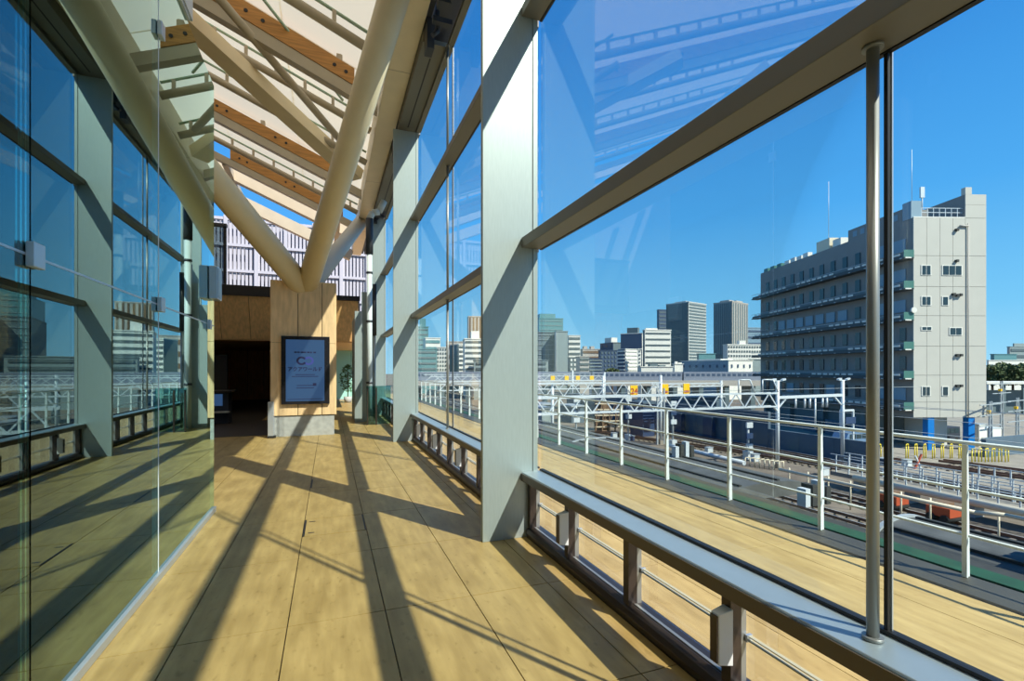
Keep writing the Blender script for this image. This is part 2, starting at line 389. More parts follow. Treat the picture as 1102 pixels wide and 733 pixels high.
# ================================================================== EDGE BEAM, GUTTER, TREE COLUMN, PILLAR
eb = thing('edge_beam', (1.24, 10, 7.3), 'long cream steel box beam running along the roof edge', 'beam')
Bx(1.02, 1.46, -14, 25.2, 7.30, 7.95).build('beam_box', 'cream', eb, bevel=.01)
for y in (2, 9.4, 15.2, 20.8): Bx(1.018, 1.462, y, y + .012, 7.296, 7.95).build('weld_seam', 'greysteel', eb)
gt = thing('roof_gutter', (1.7, 10, 7.0), 'olive metal eaves gutter with dark gaps between beam and window head', 'gutter')
segs = [(-14, -8), (-7.3, -.2), (.4, 6.9), (8.15, 11.35), (12.6, 17.3), (18.2, 21.6)]
for a_, b_ in segs:
    Bx(1.47, 1.96, a_, b_, 7.125, 7.20).build('soffit_panel', 'gutter', gt)
    Bx(1.655, 1.68, a_ + .4, b_ - .2, 7.121, 7.1248).build('slot', 'black', gt)
    Bx(1.47, 1.49, a_, b_, 7.201, 7.35).build('side_plate', 'gutter', gt)
Bx(1.465, 1.558, -14, 25, 7.36, 7.60).build('gutter_trough', 'gutterdark', gt)
Bx(1.60, 1.97, -14, 25, 7.34, 7.60).build('gutter_trough', 'gutterdark', gt)
for (a_, b_), (c_, d_) in zip(segs, segs[1:]):
    ym = (b_ + c_) / 2
    Bx(1.48, 1.66, b_ + .04, b_ + .20, 6.96, 7.34).build('bracket', 'gutterdark', gt)
    Bx(1.50, 1.80, ym - .08, ym + .02, 7.02, 7.10).build('bracket', 'gutterdark', gt)
    Bx(1.48, 1.60, c_ - .30, c_ - .05, 6.85, 7.34).build('bracket', 'gutterdark', gt)
    MB().path([(1.60, ym + .1, 7.3), (1.62, ym + .1, 7.0), (1.52, ym + .1, 6.90)], .035, 8).build('outlet_pipe', 'gutterdark', gt)

BASE = Vector((-.56, 13.35, 3.62))
tree = thing('tree_column', BASE, 'cream steel tree column of four leaning tubes rising from the wood-clad pillar', 'column')
for end, r0, r1, m in (((1.03, 6.75, 7.45), .25, .215, 'cream'), ((1.18, 19.6, 7.40), .24, .24, 'tubegrey'), ((-4.0, 6.9, 7.3), .27, .26, 'cream'), ((-3.25, 16.6, 7.25), .24, .24, 'greysteel')):
    MB().tube(BASE, end, r0, 40, r1).build('leaning_tube', m, tree)
MB().tube(BASE + Vector((0, 0, -.1)), BASE + Vector((0, 0, .22)), .34, 32).build('node_casting', 'cream', tree)

pil = thing('pillar', (-.58, 13.3, 0), 'wood-clad pillar with concrete base carrying the digital sign', 'pillar')
Bx(-1.27, .115, 13.02, 14.2, 0, .50).build('concrete_base', 'conc', pil)
Bx(-1.30, .13, 13.02, 14.2, .515, 3.78).build('core', 'bed', pil)
vx = [-1.33, -.72, -.17, .14]; vz = [.51, 2.285, 3.80]
for i in range(3):
    for k in range(2):
        Bx(vx[i] + .008, vx[i + 1] - .008, 12.985, 13.019, vz[k] + .004, vz[k + 1] - .004).build('wood_panel', 'wood', pil)
for k in range(2):
    Bx(-1.335, -1.301, 13.02, 14.2, vz[k] + .004, vz[k + 1] - .004).build('wood_panel', 'wood', pil)
    Bx(.131, .165, 13.02, 14.2, vz[k] + .004, vz[k + 1] - .004).build('wood_panel', 'wood', pil)
Bx(-1.30, .13, 13.02, 14.2, 3.781, 3.80).build('top_cap', 'wood', pil)
bol = thing('short_bollard', (-1.30, 12.9, 0), 'short grey metal box bollard at the left foot of the pillar', 'bollard')
Bx(-1.37, -1.24, 12.80, 12.97, 0.05, .86).build('bollard_body', 'alu', bol, bevel=.01)
Bx(-1.375, -1.20, 12.79, 12.975, 0, .05).build('bollard_foot', 'black', bol)

sg = thing('digital_sign', (-.58, 12.96, .75), 'portrait digital sign with blue screen on the wood-clad pillar', 'sign')
Bx(-1.09, .005, 12.90, 12.984, .785, 2.445).build('bezel', 'screenb', sg, bevel=.006)
Bx(-.985, -.115, 12.893, 12.899, .86, 2.36).build('display', 'screen', sg)
def text(body, x, z, size, m, parent, name, y=12.8915, squeeze=1):
    c = bpy.data.curves.new('txt', 'FONT'); c.body = body; c.size = size; c.align_x = 'CENTER'; c.offset = size * .035
    o = bpy.data.objects.new('txt', c); COL.objects.link(o); bpy.context.view_layer.update()
    me = bpy.data.meshes.new_from_object(o.evaluated_get(bpy.context.evaluated_depsgraph_get()))
    bpy.data.objects.remove(o)
    for v in me.vertices: v.co = (v.co.x * squeeze, 0, v.co.y)
    me.materials.clear(); me.materials.append(M[m])
    return link(name, me, parent, Vector((x, y, z)) - worldoff(parent))
text('アクアワールド', -.555, 1.60, .118, 'ink', sg, 'lettering', squeeze=.95)
for k, wd in enumerate((.06, .05, .07, .05, .06, .04, .06)): Bx(-.80 + k * .072, -.80 + k * .072 + wd, 12.8905, 12.8925, 2.035, 2.07).build('small_print', 'ink', sg)
for z, wd in ((1.50, .44), (1.455, .60), (1.235, .38), (1.175, .40)):
    Bx(-.555 - wd / 2, -.555 + wd / 2, 12.8905, 12.8925, z, z + .016).build('small_print', 'ink', sg)
Bx(-.38, -.30, 12.8905, 12.8925, 1.23, 1.30).build('small_print', 'ink', sg)
Bx(-.95, -.15, 12.8905, 12.8925, .90, .915).build('small_print', 'ink', sg)
def ring(cx, cz, r, w, a0, a1, sx=1.0):
    b = MB(); n = 24
    for k in range(n):
        t0 = a0 + (a1 - a0) * k / n; t1 = a0 + (a1 - a0) * (k + 1) / n
        b.quad([(cx + sx * (r - w) * math.cos(t0), 12.8912, cz + (r - w) * math.sin(t0)), (cx + sx * (r - w) * math.cos(t1), 12.8912, cz + (r - w) * math.sin(t1)),
                (cx + sx * r * math.cos(t1), 12.8912, cz + r * math.sin(t1)), (cx + sx * r * math.cos(t0), 12.8912, cz + r * math.sin(t0))])
    return b
ring(-.635, 1.845, .105, .045, .5, 2 * PI - .5, 1.1).build('logo', 'ink', sg)
ring(-.475, 1.845, .105, .045, PI + .5, 3 * PI - .5, 1.1).build('logo', 'inkb', sg)

# ================================================================== ROOF
M_SL = .43
def rz(x, z0): return z0 - M_SL * x
ceil = thing('ceiling', (-4, 8, 8.5), 'pitched cream fabric membrane roof above the walkway', 'ceiling', kind='structure')
RY = [-11.8, -6.2, -.4, 5.2, 11.0, 16.6, 20.4]
XS = [1.5, -.9, -3.3, -5.7, -8.1, -10.5, -13]
ybs = [-14] + [y + .1 for y in RY[1:]]
for ya, yb in zip(ybs, ybs[1:]):
    for xa, xb in zip(XS, XS[1:]):
        xm, sag = (xa + xb) / 2, .05
        b = MB(); n = 4; mlist = []
        for i in range(n + 1):
            for k in range(n + 1):
                u, v = i / n, k / n; x = xa + (xb - xa - .03) * u; y = ya + (yb - ya + .03) * v
                b.v.append((x, y, rz(x, 8.42) + .10 * 4 * v * (1 - v)))
        for i in range(n):
            for k in range(n):
                q = i * (n + 1) + k; b.f.append((q, q + 1, q + n + 2, q + n + 1)); b.sm.append(True)
        b.build('membrane_panel', 'membrane', ceil)
RLAB = ['far behind the camera', 'behind the camera', 'above the camera', 'just ahead of the camera', 'nearest in view, above the pillar screen', 'second in view, behind the leaning tube', 'third in view, at the roof end']
for k, y in enumerate(RY):
    r = thing('roof_rafter', (0, y, 8), 'orange timber rafter with steel flange, ' + RLAB[k], 'rafter', 'timber and steel rafters under the roof')
    xl, xr = -12.5, .62
    d = .13
    def slant(x0, x1, za, zb, yc, hw): return MB().hexa([(x0, yc - hw, rz(x0, za)), (x1, yc - hw, rz(x1, za)), (x1, yc + hw, rz(x1, za)), (x0, yc + hw, rz(x0, za)), (x0, yc - hw, rz(x0, zb)), (x1, yc - hw, rz(x1, zb)), (x1, yc + hw, rz(x1, zb)), (x0, yc + hw, rz(x0, zb))])
    xt = .50
    slant(-3.4 if k == 6 else xl, xt, 7.90, 8.26, y, d).build('timber', 'timber', r)
    slant(xl, .98, 7.64, 7.895, y, .11).build('steel_flange', 'greysteel', r)
    for x in (-5.2, -4.9, -3.1, -2.85, -1.55, -1.25, .10, .33):
        MB().tube((x, y - d - .012, rz(x, 8.08)), (x, y - d + .01, rz(x, 8.08)), .038, 10).build('bolt', 'black', r)
    if k in (4, 5): 
        for x in (-1.9, .2): Bx(x - .06, x + .06, y - .06, y + .06, rz(x, 8.26), rz(x, 8.42)).build('stub', 'greysteel', r)
PT = [-8.5, -3.4, 2.4, 9.15, 11.45 + 1.05, 13.9, 18.4]
PLB = ['well behind the camera', 'behind the camera', 'above the camera', 'nearest in view beside the big leaning tube', 'second in view, crossing the flat diagonal', 'third in view, left of the flat diagonal', 'last, near the roof end']
for k, y in enumerate(PT):
    z0 = 7.72 if k != 4 else 7.95
    t = thing('pipe_truss', (0, y, 8), 'slim taupe roof pipe with spacers, ' + PLB[k], 'pipe truss', 'pipe trusses under the roof')
    MB().tube((.95, y, rz(.95, z0)), (-12.5, y, rz(-12.5, z0)), .085, 14).build('lower_pipe', 'greysteel', t)
    MB().tube((.95, y + .02, rz(.95, z0 + .30)), (-12.5, y + .02, rz(-12.5, z0 + .30)), .03, 8).build('upper_rail', 'edge', t)
    for j in range(16):
        x = .7 - .62 * j
        Bx(x - .035, x + .035, y - .02, y + .03, rz(x, z0 + .02), rz(x, z0 + .30)).build('spacer', 'greysteel', t)
dg = MB().bar((-4.6, 10.2, rz(-4.6, 7.70)), (.75, 14.9, rz(.75, 7.62)), .46, .30).build('diagonal_beam', 'cream', None, label='flat cream diagonal steel beam crossing under the roof', cat='beam')
MB().tube((-2.4, 9.7, rz(-2.4, 7.70)), (.55, 13.6, rz(.55, 7.62)), .085, 14).build('diagonal_pipe', 'greysteel', None, label='slender taupe diagonal pipe crossing between the roof rafters', cat='pipe')
MB().tube((-2.0, 9.3, rz(-2.0, 8.2)), (.30, 12.3, rz(.30, 8.2)), .03, 8).build('tie_rod', 'edge', None, label='thin yellowish tie rod beside the diagonal roof pipe', cat='rod')
MB().bar((-12, 21.9, rz(-12, 7.85)), (1.0, 21.9, rz(1.0, 7.85)), .4, .5).build('roof_end_beam', 'greysteel', None, label='taupe steel beam closing the far end of the roof', cat='beam')
MB().bar((-12, 24.6, rz(-12, 7.55)), (1.0, 24.6, rz(1.0, 7.55)), .4, .48).build('outrigger_beam', 'greysteel', None, label='taupe steel beam standing clear beyond the roof end against the sky', cat='beam')
for k, x in enumerate((-3.6, .3)):
    MB().bar((x, 20.5, rz(x, 7.75)), (x, 24.6, rz(x, 7.55)), .2, .25).build('roof_link', 'greysteel', None, label='short taupe link between roof end and outer beam, %s one' % ('left', 'right')[k], cat='beam')

# ================================================================== FAR END OF THE WALKWAY
wb = thing('wall_back', (-2, 19, 0), 'leaning amber wood fascia across the far end of the hall', 'wall', kind='structure')
x = -9.2
while x < 1.0:
    xe = min(x + .93, 1.08)
    MB().hexa([(x + .008, 20.0, 2.74), (xe - .008, 20.0, 2.74), (xe - .008, 20.06, 2.74), (x + .008, 20.06, 2.74), (x + .008, 19.4, 4.24), (xe - .008, 19.4, 4.24), (xe - .008, 19.46, 4.24), (x + .008, 19.46, 4.24)]).build('wood_panel', 'woodb', wb)
    x += .93
MB().hexa([(-9.2, 20.07, 2.74), (1.08, 20.07, 2.74), (1.08, 20.12, 2.74), (-9.2, 20.12, 2.74), (-9.2, 19.47, 4.24), (1.08, 19.47, 4.24), (1.08, 19.52, 4.24), (-9.2, 19.52, 4.24)]).build('fascia_backing', 'bed', wb)
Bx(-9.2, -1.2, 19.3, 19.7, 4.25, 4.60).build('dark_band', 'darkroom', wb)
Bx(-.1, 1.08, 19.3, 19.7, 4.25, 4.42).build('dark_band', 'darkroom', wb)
for k in range(5):
    Bx(-9.2, 1.9, 20.06 + k * 2.6, 20.06 + (k + 1) * 2.6 - .02, 2.70, 2.739).build('soffit_panel', 'woodb', wb)
lob = thing('wall_lobby', (-4, 30, 0), 'dim timber wall deep inside the unlit lobby', 'wall', kind='structure')
x = -9.0
while x < -.2:
    Bx(x + .01, x + .79, 30.0, 30.08, 0, 2.69).build('wood_panel', 'woodb', lob); x += .8
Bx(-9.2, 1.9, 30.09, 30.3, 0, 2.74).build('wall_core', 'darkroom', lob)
Bx(-9.0, -2.05, 17.5, 29.9, 0.0, .006).build('shade_sheet', 'shadefloor', lob)  # dark sheets stand in for shade on the lobby floor
Bx(-9.0, -1.38, 13.4, 17.49, 0.0, .006).build('shade_sheet', 'shadefloor', lob)
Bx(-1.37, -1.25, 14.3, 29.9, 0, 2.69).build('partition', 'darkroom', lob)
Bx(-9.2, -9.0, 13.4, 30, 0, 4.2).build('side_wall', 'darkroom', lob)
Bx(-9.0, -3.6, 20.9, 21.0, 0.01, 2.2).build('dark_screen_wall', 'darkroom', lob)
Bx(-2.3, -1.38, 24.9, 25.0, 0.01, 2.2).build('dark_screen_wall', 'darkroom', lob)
ks = thing('kiosk_desk', (-3.3, 17, 0), 'dark kiosk desk with a small blue screen in the unlit lobby', 'kiosk')
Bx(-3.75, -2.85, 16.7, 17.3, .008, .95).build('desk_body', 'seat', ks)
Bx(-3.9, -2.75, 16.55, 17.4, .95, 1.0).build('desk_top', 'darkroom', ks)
Bx(-3.25, -3.0, 16.68, 16.699, .55, .9).build('screen', 'screen', ks)
Bx(-3.2, -2.8, 16.4, 16.69, .35, .39).build('tray', 'conc', ks)
pc = thing('pale_counter', (-4.2, 17.6, 0), 'pale slanted display case at the left edge of the dark lobby', 'counter')
MB().hexa([(-4.8, 17.3, .008), (-3.85, 17.3, .008), (-3.85, 17.9, .008), (-4.8, 17.9, .008), (-4.8, 17.3, 1.45), (-4.05, 17.3, 1.45), (-4.05, 17.9, 1.45), (-4.8, 17.9, 1.45)]).build('case_body', 'seat', pc)
MB().hexa([(-4.8, 17.27, 1.0), (-3.95, 17.27, 1.0), (-3.95, 17.299, 1.0), (-4.8, 17.299, 1.0), (-4.8, 17.27, 1.45), (-4.08, 17.27, 1.45), (-4.08, 17.299, 1.45), (-4.8, 17.299, 1.45)]).build('case_front', 'conc', pc)
# clerestory glass above the fascia
cg = thing('window_5', (-5, 19.4, 4.6), 'dark clerestory glazing above the leaning wood fascia', 'window', kind='structure')
for a_, b_ in ((-9.2, -6.4), (-6.35, -4.0), (-3.95, -3.45)):
    Bx(a_, b_, 19.35, 19.36, 4.61, 6.6).build('pane', 'smoke', cg)
for x in (-6.38, -3.98, -3.40): Bx(x - .04, x + .04, 19.30, 19.42, 4.61, 6.6).build('mullion', 'black', cg)
Bx(-9.2, -3.34, 19.25, 19.45, 6.6, 6.7).build('head_rail', 'gutterdark', cg)
# teal glass screen, plant
tg = thing('wall_teal', (.6, 28, 0), 'pale teal glass screen at the far right end of the walkway', 'glass wall', kind='structure')
for a_, b_ in ((-.9, .25), (.26, 1.10), (1.11, 1.95)):
    Bx(a_, b_, 28, 28.03, .06, 2.69).build('teal_pane', 'teal', tg)
Bx(-.9, 1.95, 27.98, 28.05, 0, .059).build('base_rail', 'alu', tg)
pl = thing('indoor_tree', (.86, 25.6, 0), 'small leafy green indoor tree before the teal glass screen', 'plant')
MB().tube((.86, 25.6, .0), (.86, 25.6, .30), .16, 20, .20).build('pot', 'conc', pl)
MB().path([(.86, 25.6, .3), (.87, 25.6, .9), (.85, 25.62, 1.5)], .025, 8).build('trunk', 'bark', pl)
lf = MB(); rnd = random.Random(3)
for k in range(420):
    t = rnd.random(); zc = .55 + 1.35 * t; rr = .42 * math.sin(PI * min(1, t * .9 + .1)) ** .6 * rnd.random() ** .5; a_ = rnd.uniform(0, 2 * PI)
    c = Vector((.86 + rr * math.cos(a_), 25.6 + rr * math.sin(a_), zc)); d1 = Vector((rnd.uniform(-1, 1), rnd.uniform(-1, 1), rnd.uniform(-.6, .6))).normalized() * .075
    d2 = d1.cross(Vector((rnd.uniform(-1, 1), rnd.uniform(-1, 1), 1))).normalized() * .032
    lf.quad([c - d1, c + d2, c + d1, c - d2])
fo = lf.build('foliage', 'leaf', pl); fo['kind'] = 'stuff'
# end panel with downpipe
ep = thing('end_cladding', (1.0, 15.8, 0), 'narrow pale grey cladding panels closing the far end of the window wall', 'cladding')
for a_, b_ in ((.735, .93), (.936, 1.10), (1.106, 1.34)):
    Bx(a_, b_, 15.80, 15.86, 0.0, 3.45 + (a_ - .735) * 3).build('panel', 'steel', ep)
Bx(.74, .80, 15.87, 17.9, 0, 3.3).build('side_panel', 'steel', ep)
dp = thing('downpipe', (1.16, 15.62, 0), 'white rainwater downpipe with dark upper joint at the end of the window wall', 'pipe')
MB().tube((1.16, 15.62, 0.02), (1.16, 15.62, 5.2), .085, 20).build('pipe', 'railw', dp)
MB().tube((1.16, 15.62, 5.2), (1.16, 15.62, 6.3), .11, 20).build('upper_pipe', 'gutterdark', dp)
MB().path([(1.16, 15.62, 6.3), (1.25, 15.62, 6.5), (1.45, 15.62, 6.55), (1.6, 15.62, 6.9)], .10, 14).build('swan_neck', 'railw', dp)
for z in (1.2, 3.1, 4.6): MB().tube((1.16, 15.62, z), (1.16, 15.62, z + .06), .10, 20).build('clamp', 'gutterdark', dp)
dd = thing('dark_standpipe', (1.33, 15.7, 0), 'slim dark standpipe beside the white downpipe', 'pipe')
MB().tube((1.32, 15.70, 2.7), (1.32, 15.70, 4.3), .06, 12).build('pipe', 'black', dd)
MB().tube((1.32, 15.70, 0.02), (1.32, 15.70, 2.7), .035, 12).build('lower_pipe', 'rod', dd)
bal = thing('glass_balustrade', (1.3, 14.9, 0), 'low frameless glass balustrade beside the downpipe', 'balustrade')
Bx(1.02, 1.72, 14.9, 14.915, .02, 1.15).build('pane', 'wallglass', bal)
for x in (1.05, 1.30): Bx(x - .02, x + .02, 14.87, 14.899, 0, 1.1).build('post', 'dark', bal)

# rest of the hall, unseen; walls added to shut out sky light
hw = thing('wall_hall', (-13.3, 5, 0), 'plain far wall of the station hall behind the left glass', 'wall', kind='structure')
Bx(-13.6, -13.1, -14, 30.3, 0, 13.6).build('wall_face', 'hall', hw)
Bx(-13.1, -9.0, -14, 34, -.3, -.001).build('hall_floor', 'floor', hw)
wr_ = thing('wall_sky_block', (-5, -14, 0), 'unseen rear wall added behind the camera to block the sky', 'wall', kind='structure')
Bx(-13.1, 1.3, -14.3, -14, 0, 12).build('wall_face', 'hall', wr_)
# white mesh building beyond
mbd = thing('mesh_building', (-8, 42, 0), 'building veiled in a white louvred mesh facade beyond the roof end', 'building')
Bx(-11.5, 3.3, 42.6, 55, -7.5, 13.1).build('core_wall', 'meshback', mbd)
for k in range(8):
    x = -11.4 + k * 2.05
    Bx(x - .13, x + .13, 41.7, 42.1, -2, 13.3).build('main_mullion', 'mesh', mbd)
for k in range(8):
    z = -.6 + k * 1.95
    Bx(-11.5, 3.3, 41.75, 42.05, z - .10, z + .10).build('main_rail', 'mesh', mbd)
lv = MB()
for k in range(int(14.6 / .27)):
    x = -11.4 + k * .27; lv.box(x, x + .17, 41.9, 41.98, -2, 13.2)
lvo = lv.build('louvre_blades', 'mesh', mbd); lvo['kind'] = 'stuff'

# ================================================================== OUTSIDE DECK AND RAILING
dk = thing('deck', (3.2, 6, 0), 'pale beige slab terrace outside the window wall', 'terrace', kind='structure')
Bx(1.80, 4.62, -14, 34, -.5, -.022).build('deck_bed', 'bed', dk)
DX = [1.965, 2.58, 3.20, 3.82, 4.27]
for a_, b_ in zip(DX, DX[1:]):
    me = Bx(.003, b_ - a_ - .003, .002, 2.358, -.02, 0).mesh('deck_slab', 'deck')
    for k in range(-4, 14): link('deck_slab', me, dk, Vector((a_, 1.0 + 2.36 * k, 0)) - dk.location)
kb = thing('deck_kerb', (4.58, 6, 0), 'dark metal kerb along the outer edge of the terrace', 'kerb')
for k in range(-3, 8):
    MB().prism([(4.285, -.4), (4.285, -.005), (4.30, .008), (4.66, .012), (4.68, -.02), (4.68, -.4)], k * 3.6, k * 3.6 + 3.59).build('kerb_length', 'kerb', kb)
rl = thing('terrace_railing', (4.62, 6, 0), 'pale grey steel railing with flat posts and three rails along the terrace edge', 'railing')
for k in range(-5, 24):
    y = 2.29 + 1.19 * k
    p = MB().hexa([(4.60, y - .017, .013), (4.615, y - .017, .013), (4.615, y + .017, .013), (4.60, y + .017, .013), (4.60, y - .017, 1.04), (4.615, y - .017, 1.04), (4.615, y + .017, 1.04), (4.60, y + .017, 1.04)]).build('post', 'railw', rl)
    MB().hexa([(4.616, y - .006, .013), (4.66, y - .006, .013), (4.66, y + .006, .013), (4.616, y + .006, .013), (4.616, y - .006, 1.03), (4.64, y - .006, 1.03), (4.64, y + .006, 1.03), (4.616, y + .006, 1.03)]).build('post_web', 'railw', p)
for z, r in ((1.052, .016), (.69, .0125), (.335, .0125)):
    MB().tube((4.63, -8, z), (4.63, 31, z), r, 12).build('rail', 'railw', rl)

# ================================================================== RAIL YARD
ZG = -7.5
def PW(px, w):
    """ground position at view depth w under image column px"""
    u = (px - 551) / F_PX * w
    return u * math.cos(YAW) + w * math.sin(YAW), -u * math.sin(YAW) + w * math.cos(YAW)
def ZP(py, w): return H + (HY - py) / F_PX * w
gr = thing('ground', (100, 100, ZG), 'brown gravel ground of the railway yard', 'ground', kind='structure')
Bx(-300, 900, -200, 1200, ZG - 1, ZG).build('gravel', 'ballast', gr)
Bx(58, 140, 20, 62, ZG, ZG + .03).build('paved_yard', 'concretepath', gr)
Bx(48.6, 57.9, 20, 49, ZG, ZG + .02).build('paved_path', 'concretepath', gr)

# canopy roof directly below the terrace
cp = thing('platform_canopy', (11, 10, -2.5), 'dark grey platform canopy roof with a green walkway strip below the terrace', 'roof')
Bx(4.9, 11.99, -14, 75, -2.75, -2.5).build('flat_roof', 'canopy', cp)
for x_, m_ in ((6.4, 'canopyd'), (7.6, 'canopy'), (8.6, 'canopyd'), (9.4, 'canopyd'), (10.5, 'canopy')):
    Bx(x_, x_ + .28, -14, 75, -2.499, -2.36).build('roof_rib', m_, cp)
Bx(12.0, 12.55, -14, 75, -2.78, -2.46).build('walkway_strip', 'green', cp)
Bx(12.56, 13.45, -14, 75, -2.9, -2.62).build('gutter_strip', 'canopyd', cp)
Bx(12.6, 13.3, -14, 75, -7.5, -3.0).build('canopy_wall', 'canopyd', cp)
for ya_, yb_, xa_, xb_, zc_ in ((-12, -2.2, 13.5, 15.8, .45), (-2.0, 8.6, 13.5, 15.8, .45), (13.6, 26, 13.5, 17.4, .28), (26.4, 44, 13.5, 17.4, .28), (44.4, 75, 13.5, 17.4, .28)):
    n = 12; cs = []
    for i in range(n + 1):
        t = PI * i / n; cs.append(((xa_ + xb_) / 2 - (xb_ - xa_) / 2 * math.cos(t), -2.85 + zc_ * math.sin(t)))
    sh = MB().prism(cs + [(xb_, -3.15), (xa_, -3.15)], ya_, yb_).build('barrel_sheet', 'canopy', cp)
    for f in (.3, .62):
        i_ = int(n * f); MB().bar((cs[i_][0], ya_ + .1, cs[i_][1] + .03), (cs[i_][0], yb_ - .1, cs[i_][1] + .03), .12, .06).build('seam_rib', 'canopyd', sh)
    MB().prism([(a_, b_ + .07) for a_, b_ in cs] + [(a_, b_ - .12) for a_, b_ in cs[::-1]], yb_, yb_ + .12).build('end_arch', 'galvd', sh)
for k, (x, y) in enumerate(((14.2, 11.0), (16.0, 19.2), (14.3, 5.6), (9.8, 24.5))):
    eq = thing('roof_equipment', (x, y, -2.4), 'small cluster of white and dark fittings on the canopy roof, %s from the camera' % ORD[(1, 2, 0, 3)[k]], 'equipment', 'fittings on the canopy roof')
    for j in range(4): Bx(x - .5 + j * .3, x - .3 + j * .3, y - .2, y + .1 + .1 * (j % 2), -2.6, -2.05 + .1 * (j % 3)).build('fitting', ('galv', 'canopyd')[j % 2], eq)

# tracks
TX = [21.5, 25.5, 29.3, 33.8, 43.4, 46.3]
TL = ['nearest the canopy', 'second from the canopy', 'third from the canopy', 'left of the large gantry mast', 'between the two masts of the cross arm', 'beside the slate boundary wall']
slp = MB()
for j in range(118): slp.box(-1.2, 1.25, j * .75, j * .75 + .24, 0, .12)
sm = slp.mesh('sleepers', 'sleeper')
rm = Bx(-.05, .05, 0, 89, .10, .27).mesh('rail', 'rust')
rt = Bx(-.03, .03, 0, 89, .271, .28).mesh('rail_head', 'galvd')
for x, l in zip(TX, TL):
    t = thing('railway_track', (x, 8, ZG), 'rusty railway track on gravel, ' + l, 'track', 'parallel tracks across the yard')
    o = link('sleepers', sm, t, (0, 0, 0)); o['kind'] = 'stuff'
    for s_ in (-.55, .55):
        ro = link('rail', rm, t, (s_, 0, 0)); link('rail_head', rt, ro, (0, 0, 0))
for k, (x0, x1, y0, y1) in enumerate(((45, 36, 30, 62), (56.5, 52.5, 6, 33), (60, 56.5, 6, 30))):
    t = thing('siding_track', (x0, y0, ZG), 'diagonal crossover track cutting between the parallel tracks, %s' % ('middle one', 'left of two by the flat block', 'right of two by the flat block')[k], 'track')
    dx, dy = x1 - x0, y1 - y0; L = math.hypot(dx, dy); nx, ny = dy / L, -dx / L
    for s_ in (-.55, .55): MB().bar((x0 + nx * s_, y0 + ny * s_, ZG + .22), (x1 + nx * s_, y1 + ny * s_, ZG + .22), .12, .2).build('rail', 'rust', t)
    b = MB()
    for j in range(int(L / .8)):
        cx, cy = x0 + dx * j * .8 / L, y0 + dy * j * .8 / L; b.bar((cx - nx * 1.2, cy - ny * 1.2, ZG + .06), (cx + nx * 1.2, cy + ny * 1.2, ZG + .06), .24, .12)
    o = b.build('sleepers', 'sleeper', t); o['kind'] = 'stuff'
for k, (x, w_, y0, y1) in enumerate(((23.5, .4, 20, 48),)):
    Bx(x - w_ / 2, x + w_ / 2, y0, y1, ZG, ZG + .3).build('cable_trough', 'concretepath', None, label='long pale concrete cable trough between tracks, %s' % ('near the canopy',)[k], cat='trough')
MB().tube((36.4, 46, ZG + .5), (36.0, 34.6, ZG + .5), .22, 10).build('white_pipe', 'galv', None, label='long white pipe lying beside the tracks behind the railing', cat='pipe')

# boundary wall (shaded side faces the tracks)
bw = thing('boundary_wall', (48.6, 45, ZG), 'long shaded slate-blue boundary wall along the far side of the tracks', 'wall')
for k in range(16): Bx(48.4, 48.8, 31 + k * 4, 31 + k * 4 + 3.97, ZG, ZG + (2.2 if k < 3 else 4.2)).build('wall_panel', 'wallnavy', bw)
for k, y in enumerate((58, 63, 52)):
    c = thing('equipment_cabinet', (47, y, ZG), 'tall navy equipment cabinet against the slate wall, %s' % ('middle', 'farthest', 'nearest')[k], 'cabinet', 'navy cabinets by the wall')
    Bx(47.6, 48.3, y - .8, y + .8, ZG, ZG + 2.7).build('cabinet_body', 'navy', c); Bx(47.55, 48.35, y - .9, y + .9, ZG + 2.7, ZG + 2.85).build('cabinet_roof', 'wallnavy', c)

# gantries
def mast(parent, x, y, top, r=.17):
    p = MB().tube((x, y, ZG), (x, y, top), r, 12).build('mast', 'galv', parent)
    Bx(x - .24, x + .24, y - .24, y + .24, ZG, ZG + .5).build('footing', 'concretepath', p)
    return p
def gantry(y, x0, x1, zt, zb, label, masts, pitch=1.9, m='galv', chord=.085):
    t = thing('gantry_truss', ((x0 + x1) / 2, y, zb), label, 'gantry', 'lattice gantries over the tracks')
    for yy in (y - .35, y + .35):
        MB().bar((x0, yy, zt), (x1, yy, zt), chord * 1.5, chord * 1.5).build('chord', m, t); MB().bar((x0, yy, zb), (x1, yy, zb), chord * 1.5, chord * 1.5).build('chord', m, t)
    x = x0; up = True; n = int((x1 - x0) / (pitch / 2)); st = (x1 - x0) / n
    for k in range(n):
        a_, b_ = (zb, zt) if up else (zt, zb)
        MB().bar((x, y - .35, a_), (x + st, y - .35, b_), chord, chord).build('diagonal', m, t)
        if k % 2 == 0: MB().bar((x, y - .35, zt), (x + st, y + .35, zt), chord * .7, chord * .7).build('cross_brace', m, t)
        up = not up; x += st
    for xm, top in masts: mast(t, xm, y, top)
    return t
g1 = gantry(33.7, 11.5, 38.6, -.50, -1.72, 'nearest pale steel lattice gantry spanning the tracks behind the railing', [(39.1, .60)])
MB().bar((38.6, 33.7, -.5), (39.1, 33.7, -.5), .2, .2).build('bracket', 'galv', g1); MB().bar((38.2, 33.35, -1.72), (39.1, 33.7, -2.2), .15, .15).build('bracket', 'galv', g1)
for x in (34.0, 36.8):
    h_ = thing('insulator_frame', (x, 33.7, -.45), 'small pale pipe frame standing on the nearest gantry, %s' % ('left one' if x < 35 else 'right one'), 'frame', 'pipe frames on the nearest gantry')
    MB().path([(x, 33.3, -.4), (x, 33.3, .75), (x + 1.3, 33.3, .75), (x + 1.9, 33.3, -.4)], .06, 8).build('pipe_frame', 'galv', h_)
